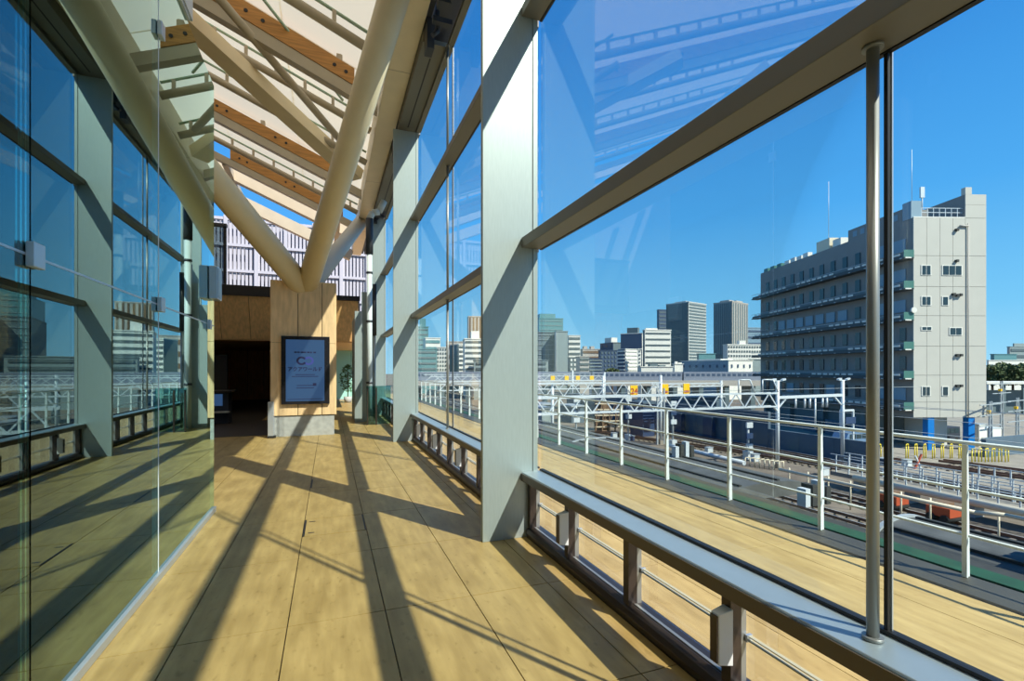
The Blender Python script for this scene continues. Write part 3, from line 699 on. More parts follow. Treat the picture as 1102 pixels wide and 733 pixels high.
arm = thing('cross_arm', (43, 33.7, -1), 'pale steel cross arm with hanging insulators between two masts', 'cross arm')
MB().bar((39.2, 33.7, -.93), (47.6, 33.7, -.85), .24, .26).build('beam', 'galv', arm)
MB().bar((39.2, 33.7, -1.9), (40.2, 33.7, -1.0), .12, .12).build('brace', 'galv', arm); MB().bar((47.6, 33.7, -1.8), (46.6, 33.7, -.95), .12, .12).build('brace', 'galv', arm)
for x in (41.4, 42.6, 43.3, 45.0, 45.6): MB().tube((x, 33.7, -1.1), (x, 33.7, -2.0), .09, 8).build('insulator', 'galv', arm)
MB().tube((44.0, 33.7, -1.1), (44.0, 33.7, -4.0), .08, 8).build('drop_tube', 'galv', arm)
for x, l in ((39.1, 'left'), (47.8, 'right')):
    lm = thing('mast_lights', (x, 33.7, .4), 'pair of small floodlights on the mast top, %s of the two masts' % l, 'light', 'floodlights on mast tops')
    MB().bar((x - .6, 33.7, .62), (x + .6, 33.7, .62), .08, .08).build('bar', 'galv', lm)
    for s_ in (-.75, .45): MB().hexa([(x + s_, 33.5, .62), (x + s_ + .4, 33.5, .70), (x + s_ + .4, 33.8, .70), (x + s_, 33.8, .62), (x + s_, 33.5, .75), (x + s_ + .4, 33.5, .85), (x + s_ + .4, 33.8, .85), (x + s_, 33.8, .75)]).build('lamp_head', 'galv', lm)
mt2 = thing('line_mast', (47.8, 33.7, ZG), 'round galvanised line mast at the right end of the cross arm', 'mast')
mast(mt2, 47.8, 33.7, .6)
g2 = gantry(49.6, 18, 38.2, .10, -1.35, 'second lattice gantry seen behind the nearest one', [(38.2, 1.0), (23.5, .1)], 2.2)
for xx in (37.7, 38.7): MB().bar((xx, 49.6, ZG), (xx, 49.6, -.6), .18, .18).build('mast_leg', 'galvd', g2)
g2b = gantry(52, 38.8, 50, -.15, -.55, 'short lattice cross arm right of the second gantry', [(50, .2)], 2.2)
g3 = gantry(66, 14, 40, .05, -1.2, 'third lattice gantry farther across the yard', [(40, .8), (27.4, .4)], 2.6)
g4 = gantry(82, 16, 50, .55, -.75, 'fourth lattice gantry in the haze of the yard', [(50, 1.2), (31.6, 1.0)], 3.0)
g5 = gantry(99, 18, 52, .7, -.8, 'farthest lattice gantry below the skyline', [(52, 1.6), (36.0, 1.4)], 3.6)
YS = [(33.9, 48.95, -1.45, .62, 1.0, '24', 'numbered yellow gantry sign behind the railing'), (40.2, 51.3, -1.35, .66, .95, '', 'left of the two yellow gantry signs beside the mast'), (43.6, 51.3, -1.35, .62, .98, '', 'right of the two yellow gantry signs beside the mast')]
for x, y, z, w_, h_, tx, lab in YS:
    t = thing('yellow_sign', (x, y, z), lab, 'sign', 'yellow signs on the gantries')
    Bx(x - w_ / 2 * 1.6, x + w_ / 2 * 1.6, y, y + .1, z - h_ * .1, z + h_ * 1.25).build('sign_board', 'yellow', t)
    if tx: text(tx, x, z + .25, .95, 'orange', t, 'digits', y=y - .02)
    else: Bx(x - .4, x + .4, y - .02, y - .001, z + .05, z + .35).build('sign_stripe', 'orange', t)
for k, px in enumerate((595, 610, 622, 637)):
    x, y = PW(px, 82); Bx(x - .38, x + .38, y, y + .1, ZP(409.5, 82), ZP(404.5, 82)).build('yellow_sign', 'yellow', None, label='tiny distant yellow gantry sign, %s from the left of four' % ORD[k], cat='sign', group='distant yellow signs')

# signal posts, racks and cabinets in the middle of the yard
def post_with_boxes(x, y, top, label):
    t = thing('signal_post', (x, y, ZG), label, 'signal', 'signal posts in the yard')
    MB().tube((x, y, ZG), (x, y, top), .12, 8).build('post', 'galvd', t)
    for j in range(3):
        z = top - 1.1 * j - .5
        Bx(x - .45, x + .35, y - .3, y - .13, z, z + .55).build('signal_head', ('galv', 'navy', 'galv')[j], t)
    Bx(x - .35, x + .35, y - .35, y + .35, ZG, ZG + .8).build('base', 'galv', t)
for px, w_, ty, lab in ((620, 58, 430, 'pale signal post behind the leftmost railing posts'), (676, 63, 428, 'signal post left of the dark navy hut'), (724, 58, 432, 'signal post right of the dark navy hut'), (805, 50, 455, 'short signal post by the diagonal crossover track')):
    x, y = PW(px, w_); post_with_boxes(x, y, ZP(ty, w_), lab)
x, y = 41.1, 56.0
hut = thing('relay_hut', (x, y, ZG), 'tall dark navy relay hut behind the railing', 'hut')
Bx(x - .9, x + 1.0, y, y + 3, ZG, ZP(434, 68)).build('hut_wall', 'navy', hut); Bx(x - 1.0, x + 1.1, y - .2, y + 3.2, ZP(434, 68), ZP(432, 68)).build('hut_roof', 'wallnavy', hut)
x, y = 38.9, 63.5
Bx(x - .8, x + .8, y, y + 2, ZG, ZP(437, 66)).build('brown_hut', 'brown', None, label='narrow brown hut left of the navy relay hut', cat='hut')
x, y = PW(655, 72)
rk = thing('steel_rack', (x, y, ZG), 'brown rusted steel rack piled with pale parts in the yard', 'rack')
for j in range(5): MB().bar((x - 2.2 + j * 1.1, y, ZG), (x - 2.0 + j * 1.1, y, ZP(436, 72)), .16, .16).build('upright', 'brown', rk)
for j in range(5): MB().bar((x - 2.3, y, ZG + .8 + j * .85), (x + 2.4, y, ZG + .7 + j * .85), .14, .14).build('shelf_bar', 'pipe', rk)
for j in range(4): MB().bar((x - 2.2 + j * 1.1, y, ZG + .3), (x - 1.2 + j * 1.1, y, ZG + 4), .10, .10).build('brace', 'brown', rk)
for k, (px, w_, ww, ty, m) in enumerate(((588, 75, 1.5, 440, 'bgrey2'), (590, 90, 2.4, 436, 'bgrey'), (622, 84, 2.4, 438, 'wallnavy'), (760, 96, 9, 428, 'wallnavy'))):
    x, y = PW(px, w_)
    t = thing('yard_shed', (x, y, ZG), '%s flat-roofed yard shed' % ('pale slate wide', 'dark slate left-hand', 'navy small middle', 'navy long right-hand')[k], 'shed')
    Bx(x - ww / 2, x + ww / 2, y, y + 5, ZG, ZP(ty, w_)).build('shed_wall', m, t); Bx(x - ww / 2 - .2, x + ww / 2 + .2, y - .2, y + 5.2, ZP(ty, w_), ZP(ty, w_) + .25).build('shed_roof', 'galvd', t)

# yellow hoops
def hoop(x, y, lab, grp, w_=.9, h_=1.35):
    MB().path([(x, y, ZG), (x, y, ZG + h_ * .85), (x + w_ * .12, y, ZG + h_), (x + w_ * .88, y, ZG + h_), (x + w_, y, ZG + h_ * .85), (x + w_, y, ZG)], .055, 8).build('yellow_hoop', 'yellowd', None, label=lab, cat='barrier', group=grp)
for k in range(6):
    x, y = PW(1046 + k * 7.2, 48); hoop(x, y, 'yellow hoop barrier right of the blue columns, %s from the left' % ORD[k], 'yellow hoops in front of the yard wall', .5)
for k in range(8):
    x, y = PW(901 + k * 7.2, 52 - .2 * k); hoop(x, y, 'yellow hoop barrier before the parked blue van, %s from the left' % ORD[k], 'yellow hoops before the van', .55)
for k in range(7):
    x, y = PW(975 + k * 9.5, 50); hoop(x, y, 'thin yellow hoop barrier before the blue columns, %s from the left' % ORD[k], 'thin yellow hoops before the columns', .35, 1.5)
# catwalk with grey railing
for q_, (xf, ya_, yb_) in enumerate(((41.6, 6, 29), (50.3, 5, 26))):
    fn = thing('track_fence', (xf, ya_, ZG), 'low grey post-and-rail fence beside the tracks, %s of two' % ('left one', 'right one')[q_], 'fence')
    for k in range(int(yb_ - ya_)): Bx(xf - .045, xf + .045, ya_ + k, ya_ + k + .09, ZG, ZG + 1.25).build('fence_post', 'galv', fn)
    for z in (.5, 1.2): MB().bar((xf, ya_, ZG + z), (xf, yb_ - .9, ZG + z), .06, .06).build('fence_rail', 'galv', fn)
cw = thing('catwalk', (37, 14, -6), 'pale concrete catwalk with grey post-and-rail fence crossing the right of the yard', 'catwalk')
Bx(36.9, 38.5, 3, 27, -6.6, -6.3).build('walk_slab', 'concretepath', cw)
for xx in (36.95, 38.45):
    for k in range(25): Bx(xx - .035, xx + .035, 3 + k * .98, 3.07 + k * .98, -6.3, -4.95).build('fence_post', 'galv', cw)
    for z in (-4.95, -5.4, -5.85): MB().bar((xx, 3, z), (xx, 27, z), .05, .05).build('fence_rail', 'galv', cw)
for k in range(7): Bx(37.2, 38.2, 4 + k * 3.5, 4.4 + k * 3.5, ZG, -6.6).build('support', 'galvd', cw)
yp = thing('yellow_post_pipe', (31.5, 16, -6), 'cream pipe carried on short yellow posts along the near tracks', 'pipe')
MB().path([(31.5, 8, -5.6), (31.5, 14, -5.6), (31.5, 15.2, -5.8), (31.5, 27, -5.8)], .11, 10).build('pipe', 'pipe', yp)
for k in range(13): MB().tube((31.8, 8.4 + 1.5 * k, ZG), (31.8, 8.4 + 1.5 * k, -5.6), .05, 8).build('yellow_post', 'pipe', yp)
MB().path([(35.2, 3, -6.1), (35.2, 24, -6.1)], .22, 10).build('fat_cream_pipe', 'pipe', None, label='thick cream pipe running beside the catwalk', cat='pipe')
for k, y in enumerate((17.8, 20.6)):
    ol = thing('orange_machine', (33.8, y, ZG + .29), 'low orange track machine beside the cream pipe, %s one' % ('nearer', 'farther')[k], 'machine')
    Bx(33.2, 34.4, y - .6, y + .6, ZG + .62, ZG + 1.15).build('machine_body', 'orange', ol); Bx(33.4, 34.2, y - .3, y + .3, ZG + 1.15, ZG + 1.4).build('machine_top', 'brown', ol)
    for s_ in (-.5, .5): MB().tube((33.1, y + s_ * .7, ZG + .52), (34.5, y + s_ * .7, ZG + .52), .23, 12).build('wheel', 'rubber', ol)
# portal frame with sign (white)
x, y = PW(911, 51)
pf = thing('portal_frame', (x, y, ZG), 'white portal frame with a dark arrow panel by the tracks', 'frame')
for s_ in (-.9, 1.0): MB().bar((x + s_, y, ZG), (x + s_, y, -2.55), .16, .16).build('leg', 'galv', pf)
MB().bar((x - .9, y, -2.6), (x + 1.0, y, -2.6), .2, .2).build('lintel', 'galv', pf)
Bx(x - .3, x + 1.2, y - .15, y - .1, -4.0, -3.3).build('arrow_panel', 'navy', pf)
# fallen red barrier
x, y = PW(988, 45)
rb = thing('red_barrier', (x, y, ZG), 'small red and white leaning barrier on the gravel', 'barrier')
MB().bar((x - .5, y, ZG), (x + .5, y, ZG + 1.3), .14, .14).build('bar', 'orange', rb); MB().bar((x + .4, y, ZG), (x - .4, y, ZG + 1.2), .12, .12).build('bar', 'galv', rb)
# blue van and a car under the block
def vehicle(px, w_, lab, m, L=4.4):
    x, y = PW(px, w_)
    v = thing('van', (x, y, ZG), lab, 'van')
    MB().prism([(x - L / 2, ZG + .35), (x - L / 2, ZG + 1.0), (x - L / 2 + .5, ZG + 1.15), (x - L / 2 + 1.0, ZG + 1.9), (x + L / 2 - .1, ZG + 1.95), (x + L / 2, ZG + .35)], y, y + 1.7).build('body', m, v)
    for a_, b_ in ((-1.0, .0), (.1, .95), (1.05, 1.9)): Bx(x + a_, x + b_, y - .02, y - .001, ZG + 1.2, ZG + 1.75).build('side_window', 'bglass', v)
    for s_ in (-L / 2 + .85, L / 2 - .8): MB().tube((x + s_, y - .03, ZG + .33), (x + s_, y + .25, ZG + .33), .33, 16).build('wheel', 'rubber', v)
vehicle(921, 56, 'blue van parked behind the yellow hoops', 'vanblue')
vehicle(1022, 61, 'dark van parked under the flat block between the blue columns', 'seat')

# right-hand yard: low wall, white boxes, lattice masts
for k, (px, w_, ww, h_) in enumerate(((1058, 58, 1.6, 2.6), (1072, 60, 2.2, 1.9), (1088, 57, 3.0, 1.0))):
    x, y = PW(px, w_); t = thing('white_container', (x, y, ZG), 'white equipment box right of the blue columns, %s' % ('tallest', 'middle', 'lowest')[k], 'container', 'white boxes right of the block')
    Bx(x - ww / 2, x + ww / 2, y, y + 1.6, ZG, ZG + h_).build('box_body', 'bwhite', t); Bx(x - ww / 2 - .05, x + ww / 2 + .05, y - .05, y + 1.65, ZG + h_, ZG + h_ + .1).build('lid', 'galv', t)
x, y = PW(1085, 52)
Bx(x - 4, x + 8, y, y + .4, ZG, ZG + 2.0).build('yard_wall', 'wallnavy', None, label='low slate wall behind the yellow hoops at the right edge', cat='wall')
for k, (px, w_) in enumerate(((1066, 55), (1078, 62), (1095, 57))):
    x, y = PW(px, w_); t = thing('lattice_mast', (x, y, ZG), 'grey lattice mast right of the flat block, %s from the left' % ORD[k], 'mast', 'lattice masts at the right edge')
    zt = ZP((432, 410, 428)[k], w_)
    for s_ in (-.3, .3): MB().bar((x + s_, y, ZG), (x + s_ * .6, y, zt), .12, .12).build('leg', 'galvd', t)
    for j in range(7):
        z = ZG + (zt - ZG) * j / 7; MB().bar((x - .3, y, z), (x + .3, y, z + (zt - ZG) / 7), .07, .07).build('brace', 'galvd', t)
    for j in range(3): MB().bar((x - 2.0, y, zt - 1.2 * j - .4), (x + 2.0, y, zt - 1.2 * j - .3), .10, .10).build('arm', 'galvd', t)
    Bx(x - .8, x - .55, y - .3, y, zt - 1.3, zt - 1.0).build('sign_plate', 'yellow', t)

# viaduct with train
def Rdir(px0, px1, w_): return PW(px0, w_), PW(px1, w_)
(a0, b0), (a1, b1) = Rdir(440, 835, 112)
RX, RYv = math.cos(YAW), -math.sin(YAW)
vd = thing('viaduct', (a0, b0, ZG), 'long low concrete viaduct across the back of the yard', 'viaduct')
def along(x0, y0, L, z0, z1, d0, d1):
    fx, fy = math.sin(YAW), math.cos(YAW); P = lambda s_, d: (x0 + RX * s_ + fx * d, y0 + RYv * s_ + fy * d)
    c = [P(0, d0), P(L, d0), P(L, d1), P(0, d1)]
    return MB().hexa([(*q, z0) for q in c] + [(*q, z1) for q in c])
LV = math.hypot(a1 - a0, b1 - b0)
along(a0, b0, LV, -2.0, -.75, 0, 6).build('deck_girder', 'bbeige', vd)
for k in range(14): along(a0 + RX * (k * 6 + 1), b0 + RYv * (k * 6 + 1), 1.0, ZG, -2.0, .3, 5).build('pier', 'bgrey', vd)
trn = thing('train', (a0, b0, -.7), 'long grey commuter train on the viaduct below the skyline', 'train')
for k in range(4):
    sx = a0 + RX * k * 21.2; sy = b0 + RYv * k * 21.2
    car = along(sx, sy, 20.8, -.74, 1.25, .6, 3.4).build('carriage', 'train', trn)
    for j in range(17): along(sx + RX * (j * 1.2 + .5), sy + RYv * (j * 1.2 + .5), .75, .25, .8, .55, .599).build('carriage_window', 'bblue', car)

# ================================================================== THE LONG FLAT BLOCK ON COLUMNS
AZ = math.radians(18.84); DV = Vector((math.sin(AZ), math.cos(AZ), 0)); EV = Vector((math.cos(AZ), -math.sin(AZ), 0))
ox, oy = PW(983, 55); O = Vector((ox, oy, 0)); K = 55 / F_PX
def Q(s_, t, z): p = O + EV * s_ + DV * t; return (p.x, p.y, z)
def qbox(s0, s1, t0, t1, z0, z1):
    c = [(s0, t0), (s1, t0), (s1, t1), (s0, t1)]
    return MB().hexa([Q(a_, b_, z0) for a_, b_ in c] + [Q(a_, b_, z1) for a_, b_ in c])
blk = thing('apartment_block', Q(4, 0, ZG), 'long beige flat block with balconies raised on blue columns over the yard', 'building')
ZB, ZR, SW, TL_ = -3.75, 18.9, 8.5, 32.0
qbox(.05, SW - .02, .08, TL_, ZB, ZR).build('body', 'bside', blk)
# end wall of panels
cols = [0, 1.55, 3.1, 4.6, 6.05, 8.52]; rows = [ZB, -2.0, 1.05, 4.35, 7.8, 11.1, 14.6, ZR]
for i in range(5):
    for k in range(7):
        top = rows[k + 1]
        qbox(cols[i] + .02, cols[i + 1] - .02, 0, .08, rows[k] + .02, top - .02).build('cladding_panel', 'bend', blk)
for z0_, z1_ in ((ZR, 20.4), (20.4, 21.6)): qbox(6.07, 8.5, 0, .08, z0_ + .02, z1_ - .0).build('cladding_panel', 'bend', blk)
qbox(6.05, 6.8, -.01, .5, 21.6, 22.4).build('parapet_upstand', 'bend', blk)
qbox(6.05, 8.5, .081, 5.6, ZR, 21.6).build('roof_house', 'bside', blk)
qbox(0, 6.04, 0, .2, ZR, ZR + .12).build('parapet', 'bwhite', blk)
def endwin(px0, px1, y0, y1, n):
    z1_, z0_ = ZP(y0, 55), ZP(y1, 55); a_, b_ = (px0 - 983) * K, (px1 - 983) * K
    w = qbox(a_ - .08, b_ + .08, -.06, -.001, z0_ - .08, z1_ + .08).build('window', 'bwhite', blk)
    st = (b_ - a_) / n
    for j in range(n): qbox(a_ + st * j + .05, a_ + st * (j + 1) - .05, -.09, -.061, z0_, z1_).build('pane', 'bglass', w)
endwin(992, 1001.7, 286, 295.5, 2); endwin(1015, 1036, 286, 295.5, 3); endwin(992, 1001.7, 319.5, 328, 2); endwin(1015, 1021, 319.5, 328, 1)
endwin(992, 1002.5, 352, 355, 2); endwin(1023, 1036, 353, 360, 2); endwin(992.5, 1001, 416.5, 425.5, 2); endwin(1015, 1021, 416.5, 425.5, 1)
for px, py in ((1030, 247.5), (1030, 281), (1026.5, 317), (1030.5, 318), (1034, 317.5), (1030.5, 382.5), (1034.5, 382.5), (1030.5, 415.5), (1034.5, 415.5)):
    s_ = (px - 983) * K; z = ZP(py, 55); qbox(s_ - .14, s_ + .14, -.28, -.001, z - .12, z + .16).build('vent_hood', 'canopyd', blk)
MB().tube(Q(6.28, -.12, ZB), Q(6.28, -.12, ZP(240, 55)), .06, 8).build('rain_pipe', 'bbeige', blk); MB().tube(Q(6.28, -.12, ZP(243, 55)), Q(5.3, -.12, ZP(243, 55)), .10, 8).build('rain_pipe', 'bbeige', blk)
# long side: windows and balconies
BZ = [14.4, 10.9, 7.35, 4.0, .7, -2.85]
wm = qbox(-.06, 0.04, 0, .85, 0, 1.5).mesh('window', M['bglass'], Vector(Q(0, 0, 0)))
wmw = qbox(-.08, 0.03, 0, 1.7, 0, 1.4).mesh('window', M['bcool'], Vector(Q(0, 0, 0)))
for fl, z in enumerate(BZ):
    for k in range(13):
        t = 1.0 + k * 2.35; wide = (fl == 2 and 3 < k < 11) or (k < 2 and fl in (0, 1, 2, 5)) or (fl == 5 and k % 4 == 1)
        link('window', wmw if wide else wm, blk, Vector(Q(0, t, z + 1.0)) - blk.location)
    b = qbox(-1.15, .05, -.02, TL_ + .9, z - .14, z).build('balcony', 'balc', blk)
    qbox(-1.15, -1.10, -.02, TL_ + .9, z + .62, z + .68).build('balcony_rail', 'galvd', b)
    qbox(-1.14, -1.11, .3, TL_ + .6, z + .02, z + .30).build('balcony_panel', 'balc', b)
    for k in range(26):
        if (k + fl * 3) % 9 in (7, 8): continue
        qbox(-1.18, -1.151, .5 + k * 1.22, 1.35 + k * 1.22, z + .28, z + .50).build('planter_strip', 'bwhite', b)
    for k in range(12): qbox(-1.2, -1.151, .2 + k * 2.7, .5 + k * 2.7, z - .12, z - .02).build('bracket_end', 'btower', b)
    qbox(-1.15, .02, -.06, -.021, z, z + .85).build('balcony_end_panel', 'green2', b); qbox(-1.0, -.3, -.09, -.061, z - .12, z + .02).build('end_bracket', 'bwhite', b)
# roof clutter
qbox(.05, 3.2, 1.6, 10.3, ZR, 20.35).build('roof_house', 'bside', blk)
for k in range(6): qbox(.02, .049, 2.2 + k * 1.3, 2.9 + k * 1.3, ZR + .35, ZR + 1.05).build('roof_window', 'bcool', blk)
qbox(0.0, 1.2, .3, 1.5, ZR, 20.9).build('stair_head', 'bcool', blk)
qbox(.2, 1.6, 14.2, 17.0, ZR, 20.5).build('water_tank', 'pipe', blk); qbox(.4, 1.6, 12.2, 13.8, ZR, 20.0).build('water_tank', 'bwhite', blk)
for k in range(4): qbox(.2, .9, 19 + k * 1.6, 20.2 + k * 1.6, ZR, ZR + .7 - .1 * (k % 2)).build('roof_unit', 'bwhite', blk)
for k in range(3): qbox(.2, .9, 26 + k * 2, 27.2 + k * 2, ZR, ZR + .6).build('roof_unit', 'green2', blk)
for k in range(7): qbox(1.2 + k * .7, 1.25 + k * .7, .3, .35, ZR + .12, ZR + 1.2).build('roof_rail_post', 'galv', blk)
for z in (ZR + .7, ZR + 1.2): qbox(1.2, 6.0, .3, .35, z - .03, z + .03).build('roof_rail', 'galv', blk)
an = MB().tube(Q(4.6, 4, ZR), Q(4.6, 4, 23.6), .07, 8).build('antenna_mast', 'galvd', blk)
qbox(4.35, 4.85, 3.9, 4.1, 22.6, 23.9).build('antenna_panel', 'galv', an)
MB().tube(Q(1.0, 15.5, 20.5), Q(1.0, 15.5, 29), .035, 6).build('whip_antenna', 'galv', blk); MB().tube(Q(.6, .9, 20.9), Q(.6, .9, 27), .03, 6).build('whip_antenna', 'galv', blk)
MB().tube(Q(-.1, -.25, 8.4), Q(-.1, -.05, 8.4), .32, 16).build('satellite_dish', 'bwhite', blk)
# columns under it
for s_, t, m in ((2.15, .5, 'bluecol'), (6.9, .5, 'bluecol'), (.6, 8, 'bgrey'), (.6, 16, 'bgrey'), (.6, 24, 'bgrey'), (7.5, 8, 'bgrey'), (.6, 31, 'bgrey'), (7.5, 24, 'bgrey')):
    qbox(s_ - .36, s_ + .36, t - .4, t + .3, ZG, ZB).build('support_column', m, blk)
qbox(4.2, 6.3, 2.5, 9, ZG, ZB).build('entrance_core', 'bwhite', blk)
qbox(.9, 4.1, 6, 31, ZG, ZB).build('undercroft_shade_wall', 'bgrey', blk)  # dark wall brought forward to deepen the shade under the block
for k in range(3): qbox(-.6, -.4, 6 + k * 5, 9 + k * 5, ZG, ZG + 2.2).build('fence_panel', 'wallnavy', blk)

# ================================================================== SKYLINE
def CAMP(u, w): return (u * math.cos(YAW) + w * math.sin(YAW), -u * math.sin(YAW) + w * math.cos(YAW))
def tower(px0, pxm, px1, ytop, w0, label, mL, mR, th=25, floors=0, bands='R', bm='bstripe', grid=None, gridL=None, roof=None, depth=14, hb=.42, cat='building', proud=.25, top=None):
    th = math.radians(th); u0 = (pxm - 551) / F_PX * w0; k0 = (px0 - 551) / F_PX; k1 = (px1 - 551) / F_PX
    L1 = (k1 * w0 - u0) / (math.cos(th) - k1 * math.sin(th)) if px1 > pxm else depth
    L2 = (u0 - k0 * w0) / (math.sin(th) + k0 * math.cos(th)) if pxm > px0 and math.sin(th) + k0 * math.cos(th) > .08 else depth
    L2 = min(L2, 40)
    zt = ZP(ytop, w0)
    def C(a_, b_, z): return (*CAMP(u0 + a_ * math.cos(th) - b_ * math.sin(th), w0 + a_ * math.sin(th) + b_ * math.cos(th)), z)
    def cb(a0_, a1_, b0_, b1_, z0, z1):
        c = [(a0_, b0_), (a1_, b0_), (a1_, b1_), (a0_, b1_)]
        return MB().hexa([C(*q, z0) for q in c] + [C(*q, z1) for q in c])
    t = thing('office_building' if cat == 'building' else cat, C(L1 / 2, 0, ZG), label, cat if cat != 'office_building' else 'building')
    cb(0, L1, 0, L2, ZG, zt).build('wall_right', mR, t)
    if mL != mR: cb(-.12, -.001, .0, L2, ZG, zt).build('wall_left', mL, t)  # own left-face colour, mostly darker: the side's shade put into the wall
    z0 = ZP(400, w0)
    if floors:
        fh = (zt - z0) / floors
        for k in range(floors):
            za, zb_ = z0 + fh * (k + .5 - hb / 2), z0 + fh * (k + .5 + hb / 2)
            if 'R' in bands: cb(L1 * .03, L1 * .97, -proud, -.001, za, zb_).build('window_band', bm, t)
            if 'L' in bands: cb(-.13 - proud, -.121, L2 * .04, L2 * .96, za, zb_).build('window_band', bm, t)
    for g, side in ((grid, 0), (gridL, 1)):
        if not g: continue
        nx, ny, fx, fz = g
        for i in range(nx):
            for k in range(ny):
                Ls = L1 if side == 0 else L2
                a_ = Ls * (i + .5) / nx; za = z0 + (zt - z0) * (k + .5) / ny; dx = Ls / nx * fx / 2; dz = (zt - z0) / ny * fz / 2
                (cb(a_ - dx, a_ + dx, -.2, -.001, za - dz, za + dz) if side == 0 else cb(-.35, -.121, a_ - dx, a_ + dx, za - dz, za + dz)).build('window', bm, t)
    cb(-.2, L1 + .2, -.2, L2 + .2, zt, zt + (zt - z0) * .012 + .15).build('parapet', mR, t)
    if roof: 
        for f0, f1, dz in roof: cb(L1 * f0, L1 * f1, L2 * .2, L2 * .7, zt, zt + dz).build('roof_house', mR if not top else top, t)
    return t
tower(572, 580, 606, 343, 330, 'tall teal glass tower peeking over the slate office, top left of skyline', 'bteal', 'bteal', 10, 12, 'R', 'bgrey2', hb=.1, roof=[(.1, .75, 4)], top='bteal')
tower(570, 578, 598, 358, 230, 'dark slate office block with teal banding at the left of the main window', 'bgrey', 'bgrey', 5, 8, 'R', 'bgrey2', hb=.12)
tower(597, 599, 611, 357, 225, 'plain grey slab block beside the slate office', 'bwhite', 'bgrey2', 6, 0)
tower(611, 612, 624.5, 361.5, 240, 'narrow white office with dark window bands', 'bwhite', 'bwhite', 6, 7, 'R')
tower(611, 613, 628, 385, 190, 'low dark shop block below the narrow white office', 'bgrey', 'bgrey', 6, 0, grid=(4, 3, .5, .5), bm='bwhite')
tower(624, 627, 646, 376, 300, 'brown and cream apartment row in the distance', 'bbeige', 'bbeige', 8, 4, 'R', 'brown', roof=[(.1, .3, 2), (.5, .7, 2)])
tower(620, 624, 634, 384, 172, 'small cream block low in the skyline', 'bbeige', 'bbeige', 6, 3, 'R', depth=6)
tower(632, 634, 648, 386, 180, 'small dark block with pale bands', 'bblue', 'bblue', 6, 4, 'R', 'bgrey2', hb=.3)
tower(646, 660, 668, 369, 260, 'dark blue stepped block with white roof house', 'bblue', 'bgrey', 20, 0, gridL=(3, 5, .3, .4), roof=[(.1, .9, 3)], top='bwhite')
tower(644, 646, 668, 377.5, 200, 'wide navy block with slim columns', 'bblue', 'bblue', 5, 0, grid=(6, 5, .4, .5), bm='bgrey')
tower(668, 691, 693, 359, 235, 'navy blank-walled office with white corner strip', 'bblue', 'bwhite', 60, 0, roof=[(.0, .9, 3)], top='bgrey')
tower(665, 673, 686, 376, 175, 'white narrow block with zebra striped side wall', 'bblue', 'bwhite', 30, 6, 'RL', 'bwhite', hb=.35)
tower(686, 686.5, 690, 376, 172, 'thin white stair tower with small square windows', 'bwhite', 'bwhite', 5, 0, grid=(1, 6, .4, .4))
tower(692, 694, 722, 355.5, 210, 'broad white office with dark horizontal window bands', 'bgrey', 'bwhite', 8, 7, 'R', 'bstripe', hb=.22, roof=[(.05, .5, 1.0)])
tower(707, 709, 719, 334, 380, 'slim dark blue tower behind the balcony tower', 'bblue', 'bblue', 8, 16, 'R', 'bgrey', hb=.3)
tower(717, 741, 760, 325.5, 300, 'tall tower with shade-coloured left side and pale balcony bands on its sunny side', 'bgrey', 'btower', 38, 22, 'RL', 'bgrey', hb=.52, roof=[(.1, .9, 1.5)])
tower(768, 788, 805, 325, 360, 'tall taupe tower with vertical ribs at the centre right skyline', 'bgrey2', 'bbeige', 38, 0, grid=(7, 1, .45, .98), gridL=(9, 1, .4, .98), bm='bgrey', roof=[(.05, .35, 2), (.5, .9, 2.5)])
tower(768, 778, 786, 382, 330, 'grey podium at the foot of the taupe tower', 'bgrey', 'bgrey', 20, 0)
tower(778, 783, 822, 371, 250, 'white office with a grid of small windows beside the flat block', 'bwhite', 'bwhite', 8, 0, grid=(14, 6, .55, .45), roof=[(.35, .52, 2.2)])
tower(797, 800, 822, 353, 420, 'pale blue office behind the white gridded one', 'bcool', 'bcool', 8, 7, 'R', 'bblue', hb=.3)
tower(733, 784, 810, 388, 150, 'long low blue-grey warehouse with a bright white end', 'bcool', 'bwhite', 25, 0, grid=(4, 1, .2, .3), gridL=(7, 1, .18, .25), bm='bblue', roof=[(.1, .6, .6)])
tower(750, 752, 770, 381, 190, 'teal flat roof behind the warehouse', 'bteal', 'bteal', 8, 0)
tower(806, 808, 824, 387, 170, 'small pale teal building tucked beside the flat block', 'bteal', 'bgrey2', 8, 0)
tower(724, 726, 735, 392, 145, 'tiny white hut with rooftop tanks left of the warehouse', 'bwhite', 'bwhite', 8, 0, roof=[(.1, .4, .8), (.5, .9, .5)])
tower(686, 690, 724, 395, 140, 'low pale platform building with rooftop machines', 'bwhite', 'bwhite', 5, 0, roof=[(.3, .55, .9), (.6, .8, .6)], top='bgrey')
